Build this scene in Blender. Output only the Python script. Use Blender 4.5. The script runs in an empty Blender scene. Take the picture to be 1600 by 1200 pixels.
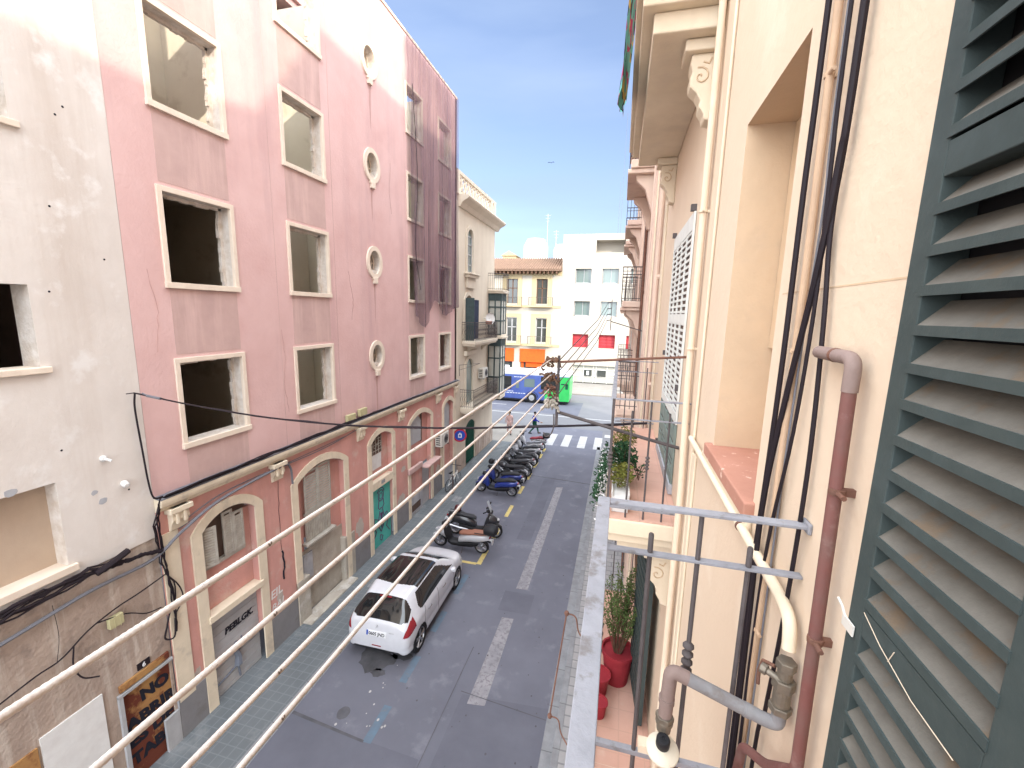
import bpy, bmesh, math, random
from mathutils import Vector, Matrix
from mathutils.geometry import tessellate_polygon
C = bpy.context
scene = C.scene
PI = math.pi
random.seed(7)

# ------------------------------------------------------------------ camera
EYE = 8.43
cd = bpy.data.cameras.new('camera')
cam = bpy.data.objects.new('camera', cd)
scene.collection.objects.link(cam)
cd.sensor_width = 36.0
cd.lens = 665.0/1600.0*36.0
cd.clip_start = 0.05
cd.clip_end = 2000
_p, _y, _r = math.radians(-9.5475), math.radians(-14.004), math.radians(1.407)
_F = Vector((math.sin(_y)*math.cos(_p), math.cos(_y)*math.cos(_p), math.sin(_p)))
_R = Vector((math.cos(_y), -math.sin(_y), 0))
_U = _R.cross(_F)
_R2 = _R*math.cos(_r)+_U*math.sin(_r)
_U2 = -_R*math.sin(_r)+_U*math.cos(_r)
cam.matrix_world = Matrix(((_R2.x, _U2.x, -_F.x, 0), (_R2.y, _U2.y, -_F.y, 0), (_R2.z, _U2.z, -_F.z, EYE), (0, 0, 0, 1)))
scene.camera = cam

# ------------------------------------------------------------------ light
SUN = Vector((0.70, -0.69, 0.42)).normalized()        # direction towards the sun
elev = math.asin(SUN.z)
w = bpy.data.worlds.new('World'); scene.world = w; w.use_nodes = True
nt = w.node_tree; nt.nodes.clear()
out = nt.nodes.new('ShaderNodeOutputWorld'); bg = nt.nodes.new('ShaderNodeBackground')
sky = nt.nodes.new('ShaderNodeTexSky'); sky.sky_type = 'NISHITA'; sky.sun_disc = False
sky.sun_elevation = elev; sky.sun_rotation = math.atan2(SUN.x, SUN.y)
sky.air_density = 1.0; sky.dust_density = 0.6; sky.ozone_density = 1.5
tc = nt.nodes.new('ShaderNodeTexCoord')
def wn(t, **k):
    n = nt.nodes.new(t)
    for a, b in k.items(): setattr(n, a, b)
    return n
# thin streaky cloud everywhere, plus an added unseen glow overhead and behind, brightening shaded walls
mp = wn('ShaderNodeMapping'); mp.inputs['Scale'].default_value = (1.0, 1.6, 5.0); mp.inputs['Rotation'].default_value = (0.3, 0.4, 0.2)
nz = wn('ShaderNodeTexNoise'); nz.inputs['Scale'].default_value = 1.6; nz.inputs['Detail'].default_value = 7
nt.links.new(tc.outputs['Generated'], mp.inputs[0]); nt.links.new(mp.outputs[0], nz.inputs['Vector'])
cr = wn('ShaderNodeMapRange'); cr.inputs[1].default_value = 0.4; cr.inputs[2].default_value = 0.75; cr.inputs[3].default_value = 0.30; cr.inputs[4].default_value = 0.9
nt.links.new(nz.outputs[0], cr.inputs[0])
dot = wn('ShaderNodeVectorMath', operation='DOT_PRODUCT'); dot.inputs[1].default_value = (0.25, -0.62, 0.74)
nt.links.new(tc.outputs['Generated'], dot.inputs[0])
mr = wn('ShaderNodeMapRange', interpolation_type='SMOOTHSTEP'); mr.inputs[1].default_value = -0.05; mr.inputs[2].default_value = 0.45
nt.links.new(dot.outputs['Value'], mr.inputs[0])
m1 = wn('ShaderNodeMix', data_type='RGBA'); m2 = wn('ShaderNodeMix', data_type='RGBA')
SKYMUL, CLOUD_THIN, SKY_FILL_GLOW = (1.95, 1.82, 1.98, 1), (4.3, 5.6, 8.1, 1), (41, 43.5, 46.5, 1)
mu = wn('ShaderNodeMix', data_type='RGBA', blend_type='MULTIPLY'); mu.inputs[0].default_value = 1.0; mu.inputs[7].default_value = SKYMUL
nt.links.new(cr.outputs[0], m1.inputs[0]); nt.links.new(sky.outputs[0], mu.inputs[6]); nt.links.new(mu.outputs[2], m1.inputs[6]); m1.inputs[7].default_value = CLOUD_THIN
nt.links.new(mr.outputs[0], m2.inputs[0]); nt.links.new(m1.outputs[2], m2.inputs[6]); m2.inputs[7].default_value = SKY_FILL_GLOW
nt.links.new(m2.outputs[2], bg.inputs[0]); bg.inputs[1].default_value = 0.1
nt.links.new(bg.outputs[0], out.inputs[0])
sl = bpy.data.lights.new('sun', 'SUN'); sl.energy = 3.1; sl.angle = math.radians(1.0); sl.color = (1.0, 0.87, 0.70)
so = bpy.data.objects.new('sun', sl); scene.collection.objects.link(so); so.location = (20, -20, 40)
so.rotation_euler = SUN.to_track_quat('Z', 'Y').to_euler()
vs = scene.view_settings
vs.view_transform = 'Standard'; vs.look = 'None'; vs.gamma = 1; vs.use_curve_mapping = False
vs.exposure = 0.40
scene.cycles.max_bounces = 6; scene.cycles.diffuse_bounces = 4; scene.cycles.transparent_max_bounces = 12

# ------------------------------------------------------------------ materials
def mat(name, col, col2=None, scale=2.0, rough=0.75, bump=0.15, bscale=40, metal=0.0, streak=None, sfac=0.5, sscale=2.2,
        spots=None, spfac=0.6, spscale=1.2, coat=0.0, spec=0.10, bdist=0.01, joints=None, bricks=None, splo=0.56, sphi=0.66):
    m = bpy.data.materials.new(name); m.use_nodes = True
    n = m.node_tree; P = n.nodes['Principled BSDF']; L = n.links.new
    P.inputs['Roughness'].default_value = rough; P.inputs['Metallic'].default_value = metal
    P.inputs['Specular IOR Level'].default_value = spec
    if coat: P.inputs['Coat Weight'].default_value = coat; P.inputs['Coat Roughness'].default_value = 0.08
    c4 = lambda c: (c[0], c[1], c[2], 1)
    col2 = col2 or tuple(x*0.82 for x in col)
    t = n.nodes.new('ShaderNodeTexCoord')
    def noise(s, det, mapping=None):
        z = n.nodes.new('ShaderNodeTexNoise'); z.inputs['Scale'].default_value = s; z.inputs['Detail'].default_value = det
        z.inputs['Roughness'].default_value = 0.62
        if mapping:
            q = n.nodes.new('ShaderNodeMapping'); q.inputs['Scale'].default_value = mapping; L(t.outputs['Object'], q.inputs[0]); L(q.outputs[0], z.inputs['Vector'])
        else: L(t.outputs['Object'], z.inputs['Vector'])
        return z
    def rng(src, a, b, c=0.0, d=1.0):
        r = n.nodes.new('ShaderNodeMapRange'); r.inputs[1].default_value = a; r.inputs[2].default_value = b
        r.inputs[3].default_value = c; r.inputs[4].default_value = d; L(src, r.inputs[0]); return r.outputs[0]
    def mix(f, a, b):
        x = n.nodes.new('ShaderNodeMix'); x.data_type = 'RGBA'; L(f, x.inputs[0])
        if isinstance(a, tuple): x.inputs[6].default_value = a
        else: L(a, x.inputs[6])
        x.inputs[7].default_value = b; return x.outputs[2]
    z1 = noise(scale, 8)
    o = mix(rng(z1.outputs[0], 0.35, 0.68), c4(col), c4(col2))
    if streak:
        o = mix(rng(noise(sscale, 6, (1, 1, 0.09)).outputs[0], 0.50, 0.72, 0, sfac), o, c4(streak))
    if spots:
        o = mix(rng(noise(spscale, 10).outputs[0], splo, sphi, 0, spfac), o, c4(spots))
    if bricks:                                   # (axis tuple scale, jointcol) square tiles in the ground plane
        b = n.nodes.new('ShaderNodeTexBrick'); b.offset = bricks.get('offset', 0.0)
        b.inputs['Scale'].default_value = 1.0; b.inputs['Brick Width'].default_value = bricks['w']; b.inputs['Row Height'].default_value = bricks['h']
        b.inputs['Mortar Size'].default_value = bricks['m']; b.inputs['Mortar Smooth'].default_value = 0.3
        L(t.outputs['Object'], b.inputs['Vector'])
        o = mix(rng(b.outputs['Fac'], 0, 1, 0, bricks.get('f', 0.7)), o, c4(bricks['c']))
    L(o, P.inputs['Base Color'])
    if bump:
        z2 = noise(bscale, 6); bp = n.nodes.new('ShaderNodeBump'); bp.inputs['Strength'].default_value = bump; bp.inputs['Distance'].default_value = bdist
        L(z2.outputs[0], bp.inputs['Height']); L(bp.outputs[0], P.inputs['Normal'])
    if rough < 0.95:
        L(rng(z1.outputs[0], 0.3, 0.7, max(0.02, rough-0.07), min(1, rough+0.1)), P.inputs['Roughness'])
    return m
def simple(name, col, rough=0.5, metal=0.0, coat=0.0, spec=0.5):
    m = bpy.data.materials.new(name); m.use_nodes = True; n = m.node_tree; P = n.nodes['Principled BSDF']; L = n.links.new
    t = n.nodes.new('ShaderNodeTexCoord'); z = n.nodes.new('ShaderNodeTexNoise'); z.inputs['Scale'].default_value = 9; z.inputs['Detail'].default_value = 5
    L(t.outputs['Object'], z.inputs['Vector'])
    x = n.nodes.new('ShaderNodeMix'); x.data_type = 'RGBA'; L(z.outputs[0], x.inputs[0])
    x.inputs[6].default_value = (*col, 1); x.inputs[7].default_value = (*[c*0.85 for c in col], 1); L(x.outputs[2], P.inputs['Base Color'])
    P.inputs['Roughness'].default_value = rough; P.inputs['Metallic'].default_value = metal; P.inputs['Specular IOR Level'].default_value = spec if rough < .42 else .15
    if coat: P.inputs['Coat Weight'].default_value = coat; P.inputs['Coat Roughness'].default_value = 0.06
    return m
MT = {}
MT['pink'] = mat('pink_plaster', (0.66, 0.45, 0.43), (0.595, 0.385, 0.365), scale=0.9, rough=0.9, bump=0.6, bscale=15, bdist=0.012, streak=(0.47, 0.31, 0.31), sfac=0.55, sscale=1.6, spots=(0.66, 0.46, 0.44), spfac=0.5, spscale=0.7)
MT['pink_low'] = mat('old_pink_plaster', (0.61, 0.32, 0.275), (0.53, 0.275, 0.24), scale=1.4, rough=0.9, bump=0.6, bscale=15, bdist=0.012, streak=(0.42, 0.25, 0.22), sfac=0.6, spots=(0.58, 0.42, 0.36), spfac=0.7, spscale=1.3)
MT['spandrel'] = mat('stained_plaster', (0.54, 0.375, 0.345), (0.47, 0.325, 0.30), scale=2.0, rough=0.92, bump=0.3, streak=(0.63, 0.44, 0.41), sfac=0.75, sscale=3.5)
MT['cream_trim'] = mat('cream_trim', (0.72, 0.62, 0.48), (0.64, 0.55, 0.42), scale=3, rough=0.85, bump=0.2, streak=(0.45, 0.38, 0.31), sfac=0.35, spots=(0.42, 0.36, 0.30), spfac=0.5, spscale=2.5)
MT['frame'] = mat('pale_stone_frame', (0.74, 0.64, 0.53), (0.68, 0.57, 0.47), scale=4, rough=0.85, bump=0.15, streak=(0.5, 0.4, 0.33), sfac=0.25)
MT['reveal'] = mat('broken_plaster', (0.66, 0.61, 0.56), (0.50, 0.42, 0.35), scale=5, rough=0.95, bump=0.6, bscale=14, bdist=0.03)
MT['white_wall'] = mat('weathered_white_plaster', (0.68, 0.63, 0.585), (0.615, 0.56, 0.515), scale=1.1, rough=0.92, bump=0.5, bscale=9, bdist=0.012, streak=(0.50, 0.42, 0.36), sfac=0.6, sscale=1.6, spots=(0.72, 0.69, 0.66), spfac=0.9, spscale=1.5)
MT['dirty_wall'] = mat('dirty_ground_plaster', (0.42, 0.33, 0.27), (0.33, 0.255, 0.21), scale=1.8, rough=0.95, bump=0.9, bscale=12, bdist=0.025, streak=(0.62, 0.55, 0.48), sfac=0.8, sscale=4.5, spots=(0.25, 0.195, 0.165), spfac=0.8, spscale=2.4)
MT['plinth'] = mat('grey_stone_plinth', (0.42, 0.425, 0.45), (0.33, 0.335, 0.355), scale=2.5, rough=0.85, bump=0.4, spots=(0.26, 0.24, 0.22), spfac=0.7, spscale=2.2, bricks=dict(w=1.1, h=0.55, m=0.012, c=(0.15, 0.14, 0.14)))
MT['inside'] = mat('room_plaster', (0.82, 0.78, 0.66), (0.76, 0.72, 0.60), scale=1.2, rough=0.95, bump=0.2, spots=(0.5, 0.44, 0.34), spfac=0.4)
MT['room_shade_tone'] = mat('shade_toned_room_plaster', (0.34, 0.29, 0.225), (0.28, 0.235, 0.18), scale=1.0, rough=0.95, bump=0.3, spots=(0.16, 0.13, 0.1), spfac=0.6)  # darker copy of the room plaster, shade put into the colour
MT['rust_run'] = mat('rusty_run_off', (0.50, 0.31, 0.285), (0.45, 0.28, 0.26), scale=4, rough=0.9, bump=0.3)
MT['inside_dark'] = mat('shade_dark_plaster', (0.16, 0.11, 0.09), (0.10, 0.07, 0.06), scale=1.2, rough=0.95, bump=0.2)  # near-black colour stands in for shade inside rooms and openings
MT['shutter_old'] = mat('grey_weathered_wood', (0.44, 0.41, 0.36), (0.34, 0.31, 0.27), scale=6, rough=0.85, bump=0.3, streak=(0.28, 0.24, 0.2), sfac=0.5)
MT['roller'] = mat('grey_metal_shutter', (0.43, 0.43, 0.44), (0.35, 0.35, 0.36), scale=2, rough=0.6, bump=0.15, spots=(0.45, 0.44, 0.43), spfac=0.5, streak=(0.24, 0.22, 0.2), sfac=0.4)
MT['board'] = mat('faded_brown_board', (0.50, 0.39, 0.30), (0.44, 0.34, 0.26), scale=1.5, rough=0.9, bump=0.2, streak=(0.38, 0.29, 0.22), sfac=0.4)
MT['old_repair'] = mat('old_plaster_repair', (0.50, 0.44, 0.39), (0.42, 0.36, 0.32), scale=4, rough=0.95, bump=0.9, bscale=14, bdist=0.02)
MT['concrete'] = mat('old_concrete', (0.46, 0.42, 0.36), (0.36, 0.32, 0.27), scale=2.4, rough=0.95, bump=0.8, bscale=14, bdist=0.02, streak=(0.24, 0.21, 0.18), sfac=0.75, spots=(0.55, 0.52, 0.48), spfac=0.7, spscale=2.2)
MT['teal'] = mat('teal_paint', (0.10, 0.46, 0.40), (0.08, 0.39, 0.34), scale=3, rough=0.6, bump=0.1, spots=(0.2, 0.5, 0.45), spfac=0.4)
MT['ink'] = simple('black_spray_paint', (0.02, 0.02, 0.03), 0.7)
MT['ink_purple'] = simple('violet_spray_paint', (0.12, 0.08, 0.16), 0.7)
MT['ink_white'] = simple('white_spray_paint', (0.75, 0.72, 0.7), 0.7)
MT['ink_grey'] = simple('grey_spray_paint', (0.2, 0.22, 0.27), 0.7)
MT['asphalt'] = mat('asphalt', (0.145, 0.147, 0.178), (0.12, 0.122, 0.148), scale=0.5, rough=0.88, bump=0.45, bscale=120, bdist=0.006, spots=(0.18, 0.182, 0.212), spfac=0.7, spscale=1.6, streak=None)
MT['patch'] = mat('asphalt_patch', (0.128, 0.13, 0.158), (0.108, 0.11, 0.135), scale=1.0, rough=0.9, bump=0.4, bscale=120, bdist=0.006)
MT['oil'] = mat('oily_asphalt', (0.06, 0.06, 0.065), (0.12, 0.12, 0.135), scale=1.6, rough=0.75, bump=0.3, bscale=100, bdist=0.006)
MT['far_road'] = mat('pale_asphalt', (0.165, 0.165, 0.175), (0.145, 0.145, 0.155), scale=0.4, rough=0.9, bump=0.2, bscale=80)
MT['pave'] = mat('pavement_tiles', (0.145, 0.157, 0.166), (0.115, 0.127, 0.136), scale=0.8, rough=0.8, bump=0.2, bscale=60, spots=(0.20, 0.21, 0.215), spfac=0.8, spscale=1.1, bricks=dict(w=0.20, h=0.20, m=0.012, c=(0.235, 0.255, 0.27), f=0.30))
MT['pave_right'] = mat('pavement_slabs', (0.31, 0.30, 0.30), (0.25, 0.25, 0.25), scale=1.5, rough=0.85, bump=0.4, spots=(0.40, 0.38, 0.36), spfac=0.6, spscale=2, bricks=dict(w=0.42, h=0.25, m=0.02, c=(0.16, 0.16, 0.17), f=0.8, offset=0.5))
MT['pave_pale'] = mat('pale_pavement', (0.27, 0.25, 0.225), (0.23, 0.215, 0.195), scale=0.7, rough=0.85, bump=0.2, bricks=dict(w=0.6, h=0.6, m=0.015, c=(0.3, 0.3, 0.3), f=0.4))
MT['kerb'] = mat('kerb_stone', (0.25, 0.255, 0.265), (0.19, 0.19, 0.2), scale=4, rough=0.85, bump=0.4, bricks=dict(w=50, h=1.0, m=0.012, c=(0.1, 0.1, 0.1)))
MT['paint_white'] = mat('worn_white_paint', (0.28, 0.27, 0.285), (0.205, 0.20, 0.218), scale=3, rough=0.8, bump=0.4, bscale=90, spots=(0.17, 0.165, 0.18), spfac=0.95, spscale=11, splo=.50, sphi=.60)
MT['paint_cross'] = mat('crossing_white_paint', (0.42, 0.41, 0.405), (0.33, 0.325, 0.325), scale=3, rough=0.8, bump=0.2, spots=(0.28, 0.28, 0.3), spfac=0.8, spscale=5)
MT['paint_blue'] = mat('worn_blue_paint', (0.115, 0.17, 0.225), (0.115, 0.14, 0.18), scale=4, rough=0.8, bump=0.3, bscale=90, spots=(0.14, 0.15, 0.17), spfac=0.9, spscale=6)
MT['paint_yellow'] = mat('worn_yellow_paint', (0.58, 0.47, 0.18), (0.50, 0.40, 0.17), scale=4, rough=0.8, bump=0.3, spots=(0.2, 0.19, 0.18), spfac=0.9, spscale=7)
MT['cream'] = mat('warm_cream_plaster', (0.70, 0.56, 0.425), (0.66, 0.525, 0.395), scale=0.9, rough=0.88, bump=0.6, bscale=22, bdist=0.006, streak=(0.64, 0.49, 0.37), sfac=0.28, sscale=2.0, spots=(0.75, 0.64, 0.51), spfac=0.5, spscale=1.3)
MT['cream_smooth'] = mat('cream_moulding', (0.73, 0.62, 0.47), (0.65, 0.54, 0.40), scale=2.0, rough=0.85, bump=0.25, streak=(0.5, 0.41, 0.33), sfac=0.35)
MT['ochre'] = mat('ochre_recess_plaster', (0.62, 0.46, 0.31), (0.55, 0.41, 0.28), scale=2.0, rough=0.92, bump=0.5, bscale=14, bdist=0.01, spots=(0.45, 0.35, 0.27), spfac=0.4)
MT['salmon'] = mat('salmon_plaster', (0.70, 0.55, 0.44), (0.63, 0.46, 0.38), scale=1.2, rough=0.9, bump=0.25, streak=(0.42, 0.27, 0.22), sfac=0.5)
MT['terracotta'] = mat('terracotta_tiles', (0.60, 0.37, 0.29), (0.53, 0.32, 0.25), scale=2, rough=0.75, bump=0.2, spots=(0.60, 0.44, 0.36), spfac=0.5, spscale=2.5, bricks=dict(w=0.28, h=0.28, m=0.008, c=(0.42, 0.28, 0.22), f=0.35))
MT['terra_sill'] = mat('terracotta_sill', (0.46, 0.235, 0.175), (0.41, 0.205, 0.15), scale=5, rough=0.7, bump=0.3, bscale=25, spots=(0.72, 0.52, 0.42), spfac=0.9, spscale=14, splo=0.60, sphi=0.68)
MT['iron'] = mat('dark_brown_iron', (0.11, 0.095, 0.095), (0.085, 0.072, 0.072), scale=12, rough=0.6, bump=0.2, bscale=60)
MT['rail'] = mat('weathered_rail_paint', (0.285, 0.285, 0.31), (0.23, 0.23, 0.25), scale=14, rough=0.6, bump=0.3, bscale=50, spots=(0.15, 0.13, 0.12), spfac=0.7, spscale=16)
MT['rust'] = mat('rusty_iron', (0.20, 0.10, 0.07), (0.13, 0.07, 0.055), scale=14, rough=0.8, bump=0.4, bscale=60)
MT['redpipe'] = mat('red_oxide_paint', (0.185, 0.075, 0.066), (0.17, 0.095, 0.082), scale=9, rough=0.5, bump=0.2, spots=(0.28, 0.19, 0.17), spfac=0.7, spscale=6)
MT['greypipe'] = mat('grey_painted_pipe', (0.26, 0.255, 0.26), (0.21, 0.20, 0.205), scale=14, rough=0.6, bump=0.2, spots=(0.17, 0.14, 0.12), spfac=0.6, spscale=13)
MT['brownpipe'] = mat('brown_grey_pipe', (0.27, 0.20, 0.18), (0.22, 0.16, 0.14), scale=9, rough=0.55, bump=0.2)
MT['brass'] = mat('tarnished_brass', (0.24, 0.205, 0.16), (0.17, 0.15, 0.125), scale=20, rough=0.5, metal=0.6, bump=0.3)
MT['conduit'] = mat('tan_conduit', (0.52, 0.36, 0.24), (0.45, 0.31, 0.21), scale=8, rough=0.5, bump=0.1)
MT['cable'] = simple('black_cable', (0.022, 0.016, 0.020), 0.55)
MT['cable_grey'] = simple('grey_cable', (0.17, 0.17, 0.19), 0.6)
MT['rope'] = mat('white_coated_rope', (0.64, 0.575, 0.53), (0.54, 0.46, 0.41), scale=30, rough=0.55, bump=0.3, bscale=80, spots=(0.14, 0.10, 0.08), spfac=1.0, spscale=38, splo=0.66, sphi=0.69)
MT['green'] = mat('dark_green_paint', (0.056, 0.070, 0.067), (0.045, 0.058, 0.057), scale=10, rough=0.5, bump=0.15, bscale=50, spots=(0.08, 0.10, 0.10), spfac=0.4, spscale=5, streak=(0.07, 0.095, 0.098), sfac=0.5, sscale=9)
MT['slat'] = mat('dusty_green_slat', (0.145, 0.134, 0.116), (0.098, 0.09, 0.078), scale=7, rough=0.9, bump=0.2, bscale=60, spots=(0.145, 0.105, 0.07), spfac=0.8, spscale=7)
MT['lattice'] = mat('pale_louvre_paint', (0.70, 0.70, 0.66), (0.62, 0.62, 0.58), scale=6, rough=0.6, bump=0.1)
MT['lattice_reflection'] = mat('louvre_paint_green_reflection', (0.22, 0.27, 0.245), (0.18, 0.22, 0.2), scale=6, rough=0.6, bump=0.1)  # louvre paint copy with the green reflection put into its colour
MT['black'] = simple('black_plastic', (0.022, 0.022, 0.025), 0.45)
MT['rubber'] = simple('tyre_rubber', (0.025, 0.025, 0.027), 0.8)
MT['alloy'] = simple('alloy_metal', (0.42, 0.42, 0.44), 0.35, 0.85)
MT['chrome'] = simple('chrome', (0.6, 0.6, 0.62), 0.2, 1.0)
MT['carpaint'] = simple('white_car_paint', (0.60, 0.61, 0.65), 0.3, 0.0, 0.8)
MT['glass'] = simple('dark_tinted_glass', (0.012, 0.014, 0.016), 0.05, 0.0, 0.0, 0.9)
MT['red_lamp'] = simple('red_lamp_plastic', (0.25, 0.012, 0.02), 0.2, 0.0, 0.6)
MT['clear'] = simple('pale_lamp_plastic', (0.6, 0.6, 0.62), 0.15, 0.0, 0.5)
MT['orange_lamp'] = simple('amber_plastic', (0.6, 0.2, 0.03), 0.3)
MT['bluepaint'] = simple('blue_scooter_paint', (0.022, 0.045, 0.27), 0.3, 0.1, 0.6)
MT['whitepaint'] = simple('white_scooter_paint', (0.55, 0.55, 0.58), 0.3, 0.0, 0.6)
MT['greypaint'] = simple('grey_scooter_paint', (0.2, 0.2, 0.22), 0.35, 0.2, 0.5)
MT['blackpaint'] = simple('black_scooter_paint', (0.025, 0.025, 0.03), 0.3, 0.0, 0.5)
MT['redseat'] = simple('dark_red_vinyl', (0.25, 0.04, 0.05), 0.5)
MT['brownseat'] = simple('brown_vinyl', (0.28, 0.13, 0.09), 0.55)
MT['blackseat'] = simple('black_vinyl', (0.04, 0.04, 0.045), 0.5)
MT['white'] = mat('white_painted_metal', (0.72, 0.71, 0.69), (0.64, 0.62, 0.6), scale=6, rough=0.5, bump=0.05)
MT['enamel'] = mat('cream_enamel', (0.68, 0.61, 0.49), (0.62, 0.54, 0.42), scale=10, rough=0.35, bump=0.1, spots=(0.28, 0.14, 0.07), spfac=0.9, spscale=22, splo=0.64, sphi=0.68)
MT['redpot'] = mat('red_plastic_pot', (0.32, 0.035, 0.045), (0.27, 0.03, 0.04), scale=6, rough=0.5, bump=0.05)
MT['leaf_a'] = mat('green_leaf', (0.10, 0.14, 0.045), (0.06, 0.09, 0.03), scale=30, rough=0.6, bump=0)
MT['leaf_b'] = mat('olive_leaf', (0.17, 0.18, 0.04), (0.12, 0.12, 0.03), scale=30, rough=0.6, bump=0)
MT['leaf_c'] = mat('deep_green_leaf', (0.03, 0.085, 0.035), (0.02, 0.05, 0.025), scale=30, rough=0.5, bump=0)
MT['twig'] = mat('brown_twig', (0.16, 0.09, 0.06), (0.11, 0.07, 0.05), scale=20, rough=0.9, bump=0)
MT['yellow_wall'] = mat('yellow_plaster', (0.46, 0.37, 0.225), (0.42, 0.34, 0.205), scale=0.8, rough=0.9, bump=0.1)
MT['offwhite_wall'] = mat('offwhite_plaster', (0.44, 0.405, 0.34), (0.40, 0.365, 0.31), scale=0.6, rough=0.9, bump=0.1, streak=(0.42, 0.37, 0.31), sfac=0.3)
MT['cream_panel'] = mat('cream_stone_panel', (0.42, 0.385, 0.33), (0.385, 0.35, 0.30), scale=0.5, rough=0.85, bump=0.05)
MT['corner_wall'] = mat('beige_corner_plaster', (0.66, 0.58, 0.47), (0.60, 0.52, 0.42), scale=0.9, rough=0.9, bump=0.2, streak=(0.5, 0.42, 0.33), sfac=0.45)
MT['roof_tile'] = mat('clay_roof_tile', (0.24, 0.155, 0.11), (0.18, 0.12, 0.09), scale=4, rough=0.9, bump=0.3, spots=(0.32, 0.22, 0.16), spfac=0.6, spscale=3)
MT['pane'] = simple('window_glass', (0.15, 0.20, 0.19), 0.08, 0.0, 0.0, 0.8)
MT['pane_dark'] = simple('dark_window_glass', (0.05, 0.055, 0.05), 0.08, 0.0, 0.0, 0.8)
MT['pane_warm'] = simple('curtained_glass', (0.42, 0.42, 0.38), 0.12, 0.0, 0.0, 0.8)
MT['red_blind'] = mat('red_blind', (0.42, 0.06, 0.07), (0.36, 0.055, 0.065), scale=3, rough=0.7, bump=0)
MT['green_iron'] = mat('green_black_iron', (0.06, 0.085, 0.085), (0.045, 0.06, 0.065), scale=6, rough=0.5, bump=0.1)
MT['navy_shutter'] = mat('blue_black_shutter', (0.03, 0.04, 0.075), (0.025, 0.03, 0.055), scale=6, rough=0.6, bump=0.1)
MT['greendoor'] = mat('bottle_green_door', (0.015, 0.085, 0.055), (0.012, 0.06, 0.04), scale=5, rough=0.5, bump=0.1)
MT['orange'] = mat('orange_fascia', (0.62, 0.105, 0.02), (0.56, 0.09, 0.02), scale=3, rough=0.5, bump=0)
MT['bus_blue'] = mat('bus_blue_wrap', (0.07, 0.10, 0.30), (0.10, 0.15, 0.38), scale=1.1, rough=0.35, bump=0)
MT['bus_green'] = mat('bus_green_paint', (0.05, 0.48, 0.11), (0.04, 0.42, 0.10), scale=2, rough=0.3, bump=0, coat=0.3)
MT['bus_white'] = mat('bus_white_paint', (0.72, 0.73, 0.76), (0.66, 0.67, 0.7), scale=2, rough=0.35, bump=0, coat=0.3)
MT['wood_board'] = mat('orange_brown_board', (0.42, 0.235, 0.09), (0.33, 0.17, 0.07), scale=2.5, rough=0.8, bump=0.2, spots=(0.13, 0.035, 0.025), spfac=0.95, spscale=1.1, splo=0.5, sphi=0.56)
MT['plate'] = simple('number_plate_white', (0.75, 0.76, 0.78), 0.4)
MT['skin'] = simple('skin', (0.45, 0.27, 0.19), 0.6)
MT['hair'] = simple('dark_hair', (0.02, 0.015, 0.012), 0.7)
MT['cloth_blue'] = simple('blue_cloth', (0.02, 0.03, 0.28), 0.85)
MT['cloth_green'] = simple('dark_green_cloth', (0.015, 0.08, 0.05), 0.85)
MT['cloth_pink'] = simple('pale_pink_cloth', (0.55, 0.36, 0.33), 0.85)
MT['ink_blue'] = simple('blue_sign_paint', (0.01, 0.06, 0.40), 0.4)
MT['signred'] = simple('red_sign_paint', (0.45, 0.02, 0.03), 0.4)
MT['ac_body'] = mat('ac_offwhite_metal', (0.62, 0.60, 0.55), (0.55, 0.52, 0.47), scale=5, rough=0.6, bump=0.05)
MT['boxgreen'] = mat('yellowed_junction_box', (0.50, 0.46, 0.27), (0.42, 0.38, 0.22), scale=5, rough=0.6, bump=0.05)
MT['scratch'] = simple('bare_wood_scratch', (0.55, 0.45, 0.34), 0.9)

# netting: partly see-through woven sheet
nm = bpy.data.materials.new('scaffold_netting'); nm.use_nodes = True
_n = nm.node_tree; _P = _n.nodes['Principled BSDF']; _o = _n.nodes['Material Output']
_P.inputs['Base Color'].default_value = (0.13, 0.075, 0.095, 1); _P.inputs['Roughness'].default_value = 0.9
_t = _n.nodes.new('ShaderNodeBsdfTransparent'); _x = _n.nodes.new('ShaderNodeMixShader')
_tc = _n.nodes.new('ShaderNodeTexCoord'); _mp = _n.nodes.new('ShaderNodeMapping'); _mp.inputs['Scale'].default_value = (1, 2.2, 0.12)
_nz = _n.nodes.new('ShaderNodeTexNoise'); _nz.inputs['Scale'].default_value = 2.5; _nz.inputs['Detail'].default_value = 6
_rg = _n.nodes.new('ShaderNodeMapRange'); _rg.inputs[1].default_value = 0.35; _rg.inputs[2].default_value = 0.7; _rg.inputs[3].default_value = 0.30; _rg.inputs[4].default_value = 0.80
_n.links.new(_tc.outputs['Object'], _mp.inputs[0]); _n.links.new(_mp.outputs[0], _nz.inputs['Vector']); _n.links.new(_nz.outputs[0], _rg.inputs[0])
_n.links.new(_rg.outputs[0], _x.inputs[0]); _n.links.new(_t.outputs[0], _x.inputs[1]); _n.links.new(_P.outputs[0], _x.inputs[2]); _n.links.new(_x.outputs[0], _o.inputs[0])
MT['net'] = nm

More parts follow.
